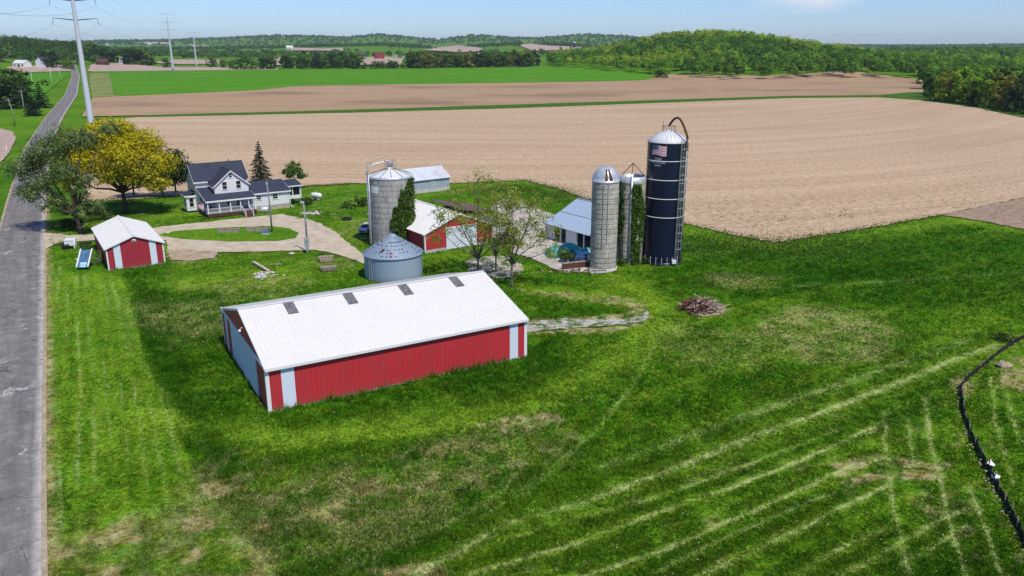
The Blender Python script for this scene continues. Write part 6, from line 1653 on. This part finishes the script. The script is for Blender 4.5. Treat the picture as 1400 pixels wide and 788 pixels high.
x, y = GT(848, 60); t = thing('radio_mast', 'hair thin radio mast on the ridge left of the wooded hill', 'mast', (x,y,float(H(x,y))-.3)); m = MB(); m.tube([(0,0,0),(0,0,75)], [1.4,.7], 6); m.build('mast', M['grey'], t); m = MB(); m.bar((-4,0,60),(4,0,60),1.0); m.build('antenna', M['grey'], t)

# ------------------------------------------------------------------ grass blades and wild flowers
def grass_stuff():
    g = np.random.default_rng(31); n = 380000
    y = 38+(g.random(n)**2.2)*165; s = g.uniform(-.74, .74, n); x = s*(y+2)
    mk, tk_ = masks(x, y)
    keep = g.random(n) > sstep(105, 200, y)*.97
    # not on the road, drive, yards or under buildings
    keep &= (x-np.interp(y, ROAD_R[:,1], ROAD_R[:,0]) > .15)
    for P in ([(95,322),(222,310),(385,293),(470,328),(545,365),(545,378),(455,346),(228,342),(84,331)], [(672,281),(742,288),(812,325),(810,372),(760,369),(722,352),(694,324)], [(640,352),(716,362),(712,376),(640,372)], [(922,413),(945,408),(985,414),(1000,424),(985,433),(940,430)]):
        keep &= ~inside(x, y, poly_world(P))
    for o_, an, a0, a1, c0, c1 in ((B0, BA, 0, L, 0, W), (s0, SA, 0, SL, 0, SW), (D0, DA, 0, DW, 0, DL)):
        f = frame_pts(o_, an); keep &= ~inside(x, y, np.array([f(a0,c0), f(a1,c0), f(a1,c1), f(a0,c1)]))
    tk = poly_world([(718,438),(842,435.5),(876,434),(862,447),(800,451),(716,456)]); keep &= ~(inside(x, y, tk) & (g.random(n) < .8))
    keep &= np.hypot(x-BC[0], y-BC[1]) > br+.1
    keep &= g.random(n) < (1-.55*mk[:,1])*(1-.6*tk_)
    x, y, mk, tk_ = x[keep], y[keep], mk[keep], tk_[keep]; n = len(x)
    mown = inside(x, y, poly_world([(55,345),(165,372),(172,392),(205,500),(262,640),(352,752),(395,800),(300,900),(40,900)]))
    swath = inside(x, y, poly_world([(700,790),(900,670),(1120,560),(1370,465),(1500,520),(1500,900),(650,900)]))
    hgt = .10+.20*fbm(x, y, 3, 301)+.16*mk[:,3]-.08*mk[:,0]-.06*mk[:,1]; hgt = np.where(mown, .05+.03*mk[:,3], np.where(swath, .5*hgt, hgt)); hgt = np.clip(hgt*(1-.5*tk_), .035, .5)
    # taller growth along the foot of the long shed and the small shed
    for o_, an, L_, W_ in ((B0, BA, L, W), (s0, SA, SL, SW)):
        c_, s_ = math.cos(an), math.sin(an); u = (x-o_[0])*c_+(y-o_[1])*s_; v = -(x-o_[0])*s_+(y-o_[1])*c_
        dd = np.hypot(np.maximum(np.maximum(-u, u-L_), 0), np.maximum(np.maximum(-v, v-W_), 0)); hgt += .35*np.exp(-(dd/.5)**2)*(.4+g.random(n))
    clump = sstep(.45,.8,fbm(x, y, .9, 351)); rough_ = np.where(mown, .25, np.where(swath, .45, 1.0)); hgt = hgt*(.55+1.15*clump*rough_)
    B = 4
    a = g.uniform(0, 2*math.pi, (n,B)); off = g.normal(size=(n,B,2))*.11
    w = g.uniform(.025, .06, (n,B)); hh = hgt[:,None]*g.uniform(.55, 1.3, (n,B))
    bx = x[:,None]+off[:,:,0]; by = y[:,None]+off[:,:,1]
    lx = g.normal(size=(n,B))*.45*hh; ly = g.normal(size=(n,B))*.45*hh
    z0 = np.full_like(bx, -.10)
    p0 = np.stack([bx-np.cos(a)*w, by-np.sin(a)*w, z0],-1); p1 = np.stack([bx+np.cos(a)*w, by+np.sin(a)*w, z0],-1)
    p2 = np.stack([bx+lx, by+ly, hh-.04],-1)
    V = np.stack([p0,p1,p2],2).reshape(-1,3); F = np.arange(len(V)).reshape(-1,3)
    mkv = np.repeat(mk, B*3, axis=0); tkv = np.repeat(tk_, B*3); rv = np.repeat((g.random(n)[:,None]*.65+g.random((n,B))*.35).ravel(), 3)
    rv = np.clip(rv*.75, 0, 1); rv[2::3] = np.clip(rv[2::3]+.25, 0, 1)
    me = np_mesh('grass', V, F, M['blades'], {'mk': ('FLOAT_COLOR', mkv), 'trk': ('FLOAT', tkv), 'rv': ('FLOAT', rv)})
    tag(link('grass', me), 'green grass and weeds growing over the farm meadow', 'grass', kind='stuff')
    # small pale flowers and seed heads
    n = 40000; y = 38+(g.random(n)**1.6)*100; s = g.uniform(-.74,.74,n); x = s*(y+2); mk, _t = masks(x, y)
    pr_ = .05+.9*mk[:,2]**1.4*(fbm(x,y,1.2,333) > .45)
    for P, q in (([(180,400),(300,405),(320,470),(240,475)], .22), ([(735,470),(900,450),(1100,480),(1000,560),(800,560)], .10), ([(1040,410),(1300,380),(1320,460),(1100,500)], .12)): pr_ += q*inside(x,y,poly_world(P))
    k = (g.random(n) < pr_) & (x-np.interp(y, ROAD_R[:,1], ROAD_R[:,0]) > 1.5) & ~inside(x, y, poly_world([(40,345),(172,392),(352,752),(300,900),(40,900)]))
    for o_, an, a1, c1 in ((B0, BA, L, W), (s0, SA, SL, SW), (D0, DA, DW, DL)):
        f = frame_pts(o_, an); k &= ~inside(x, y, np.array([f(0,0), f(a1,0), f(a1,c1), f(0,c1)]))
    x, y = x[k], y[k]; P = np.stack([x, y, g.uniform(.08,.3,len(x))],1)
    V, F, lv = leaves(P, .065, g, .4, None, .8); link_ = link('wildflowers', np_mesh('wildflowers', V, F, M['flower'], {'lv': ('FLOAT', lv)})); tag(link_, 'tiny pale flower heads dotted over the meadow', 'wild flowers', kind='stuff')
M['flower'] = leafmat('pale_flower_heads', (.35,.33,.12), (.45,.43,.25), (.6,.58,.48))
grass_stuff()
# tussocks along the lush edge of the tilled field and around the yard
def edge_growth():
    g = np.random.default_rng(37)
    P = []
    for line, w, n in (([(640,249),(720,246),(770,259),(800,271),(860,286),(940,306),(1000,320),(1060,331),(1180,312),(1286,293)], 1.0, 3800), ([(400,255.5),(440,253.5),(480,251)], .8, 700), ([(660,262),(720,256),(770,270),(800,280)], 4.0, 5000), ([(255,268),(200,269),(130,274)], .8, 900), ([(900,340),(1000,330),(1060,342),(1180,330)], 5.0, 6000)):
        Q = poly_world(line); sg = np.hypot(*(Q[1:]-Q[:-1]).T); c_ = np.concatenate([[0],np.cumsum(sg)]); d = g.uniform(0,c_[-1],n)
        P.append(np.stack([np.interp(d,c_,Q[:,0])+g.normal(size=n)*w, np.interp(d,c_,Q[:,1])+g.normal(size=n)*w-.4, g.uniform(.0,.16,n)],1))
    P = np.vstack(P); V, F, lv = leaves(P, .17, g, .2, None, .45)
    tag(link('edge_growth', np_mesh('edge_growth', V, F, M['lf_green'], {'lv': ('FLOAT', lv)})), 'rank green growth along the edge of the tilled field', 'tall grass', kind='stuff')
edge_growth()

# ------------------------------------------------------------------ daylight, air, camera
SUN_EL, SUN_AZ = R(58), R(-56)          # azimuth of the direction towards the sun, from +X
w = bpy.data.worlds.new('World'); C.world = w; w.use_nodes = True
nt = w.node_tree; bg = nt.nodes['Background']
sk_ = nt.nodes.new('ShaderNodeTexSky'); sk_.sky_type = 'NISHITA'; sk_.sun_disc = False
sk_.sun_elevation = SUN_EL; sk_.sun_rotation = math.pi/2-SUN_AZ; sk_.altitude = 300; sk_.air_density = 1.0; sk_.dust_density = .4; sk_.ozone_density = 2.5
# one thin fair-weather cloud high on the right
tc = nt.nodes.new('ShaderNodeTexCoord'); nz = nt.nodes.new('ShaderNodeTexNoise'); mp = nt.nodes.new('ShaderNodeMapping')
mp.inputs['Scale'].default_value = (9, 9, 30); nt.links.new(tc.outputs['Generated'], mp.inputs['Vector']); nt.links.new(mp.outputs[0], nz.inputs['Vector'])
nz.inputs['Scale'].default_value = 1.6; nz.inputs['Detail'].default_value = 6
cd = Vector(ray(1103, 0)).normalized()
sb_ = nt.nodes.new('ShaderNodeVectorMath'); sb_.operation = 'SUBTRACT'; nt.links.new(tc.outputs['Generated'], sb_.inputs[0]); sb_.inputs[1].default_value = cd
ml = nt.nodes.new('ShaderNodeVectorMath'); ml.operation = 'MULTIPLY'; nt.links.new(sb_.outputs[0], ml.inputs[0]); ml.inputs[1].default_value = (15, 15, 62)
ln = nt.nodes.new('ShaderNodeVectorMath'); ln.operation = 'LENGTH'; nt.links.new(ml.outputs[0], ln.inputs[0])
mr = nt.nodes.new('ShaderNodeMapRange'); nt.links.new(ln.outputs['Value'], mr.inputs[0]); mr.inputs[1].default_value = 1.0; mr.inputs[2].default_value = .1
m2 = nt.nodes.new('ShaderNodeMapRange'); nt.links.new(nz.outputs[0], m2.inputs[0]); m2.inputs[1].default_value = .25; m2.inputs[2].default_value = .6
mm = nt.nodes.new('ShaderNodeMath'); mm.operation = 'MULTIPLY'; nt.links.new(mr.outputs[0], mm.inputs[0]); nt.links.new(m2.outputs[0], mm.inputs[1])
mx = nt.nodes.new('ShaderNodeMix'); mx.data_type = 'RGBA'; nt.links.new(mm.outputs[0], mx.inputs[0]); nt.links.new(sk_.outputs[0], mx.inputs[6]); mx.inputs[7].default_value = (5.2, 5.3, 5.6, 1)
tn = nt.nodes.new('ShaderNodeMix'); tn.data_type = 'RGBA'; tn.blend_type = 'MULTIPLY'; tn.inputs[0].default_value = 1
tn.inputs[7].default_value = (.50,.63,.92,1); nt.links.new(sk_.outputs[0], tn.inputs[6]); nt.links.new(tn.outputs[2], mx.inputs[6])
nt.links.new(mx.outputs[2], bg.inputs['Color']); bg.inputs['Strength'].default_value = .14
sl_ = bpy.data.lights.new('sun', 'SUN'); sl_.energy = 3.9; sl_.angle = R(.53); sl_.color = (1.0, .94, .84)
so = bpy.data.objects.new('sun', sl_); COL.objects.link(so)
to = Vector((math.cos(SUN_EL)*math.cos(SUN_AZ), math.cos(SUN_EL)*math.sin(SUN_AZ), math.sin(SUN_EL)))
so.rotation_euler = to.to_track_quat('Z', 'Y').to_euler(); so.location = to*300
HAZE = True
if HAZE:
    m = MB(); m.box(-9900, 9900, -9900, 9900, -8, 130); me = m.build('haze', plain('tmp', (.5,.5,.5)))
    hm = bpy.data.materials.new('haze_air'); hm.use_nodes = True; n_ = hm.node_tree; n_.nodes.clear()
    out = n_.nodes.new('ShaderNodeOutputMaterial'); pv = n_.nodes.new('ShaderNodeVolumePrincipled')
    pv.inputs['Color'].default_value = (.80,.90,1,1); pv.inputs['Density'].default_value = .000047; pv.inputs['Anisotropy'].default_value = .2
    n_.links.new(pv.outputs[0], out.inputs['Volume']); me.data.materials.clear(); me.data.materials.append(hm); tag(me, kind='stuff')
cam = bpy.data.cameras.new('camera'); cam.sensor_width = 36; cam.lens = FPX/1400*36; cam.clip_start = .5; cam.clip_end = 60000
co = bpy.data.objects.new('camera', cam); COL.objects.link(co); co.location = (0,0,CAMZ); co.rotation_euler = (math.pi/2-PITCH, 0, 0); C.camera = co
C.view_settings.view_transform = 'Standard'; C.view_settings.look = 'None'; C.view_settings.gamma = 1; C.view_settings.use_curve_mapping = False; C.view_settings.exposure = 0.2
C.cycles.volume_bounces = 0; C.cycles.max_bounces = 6; C.cycles.transparent_max_bounces = 8
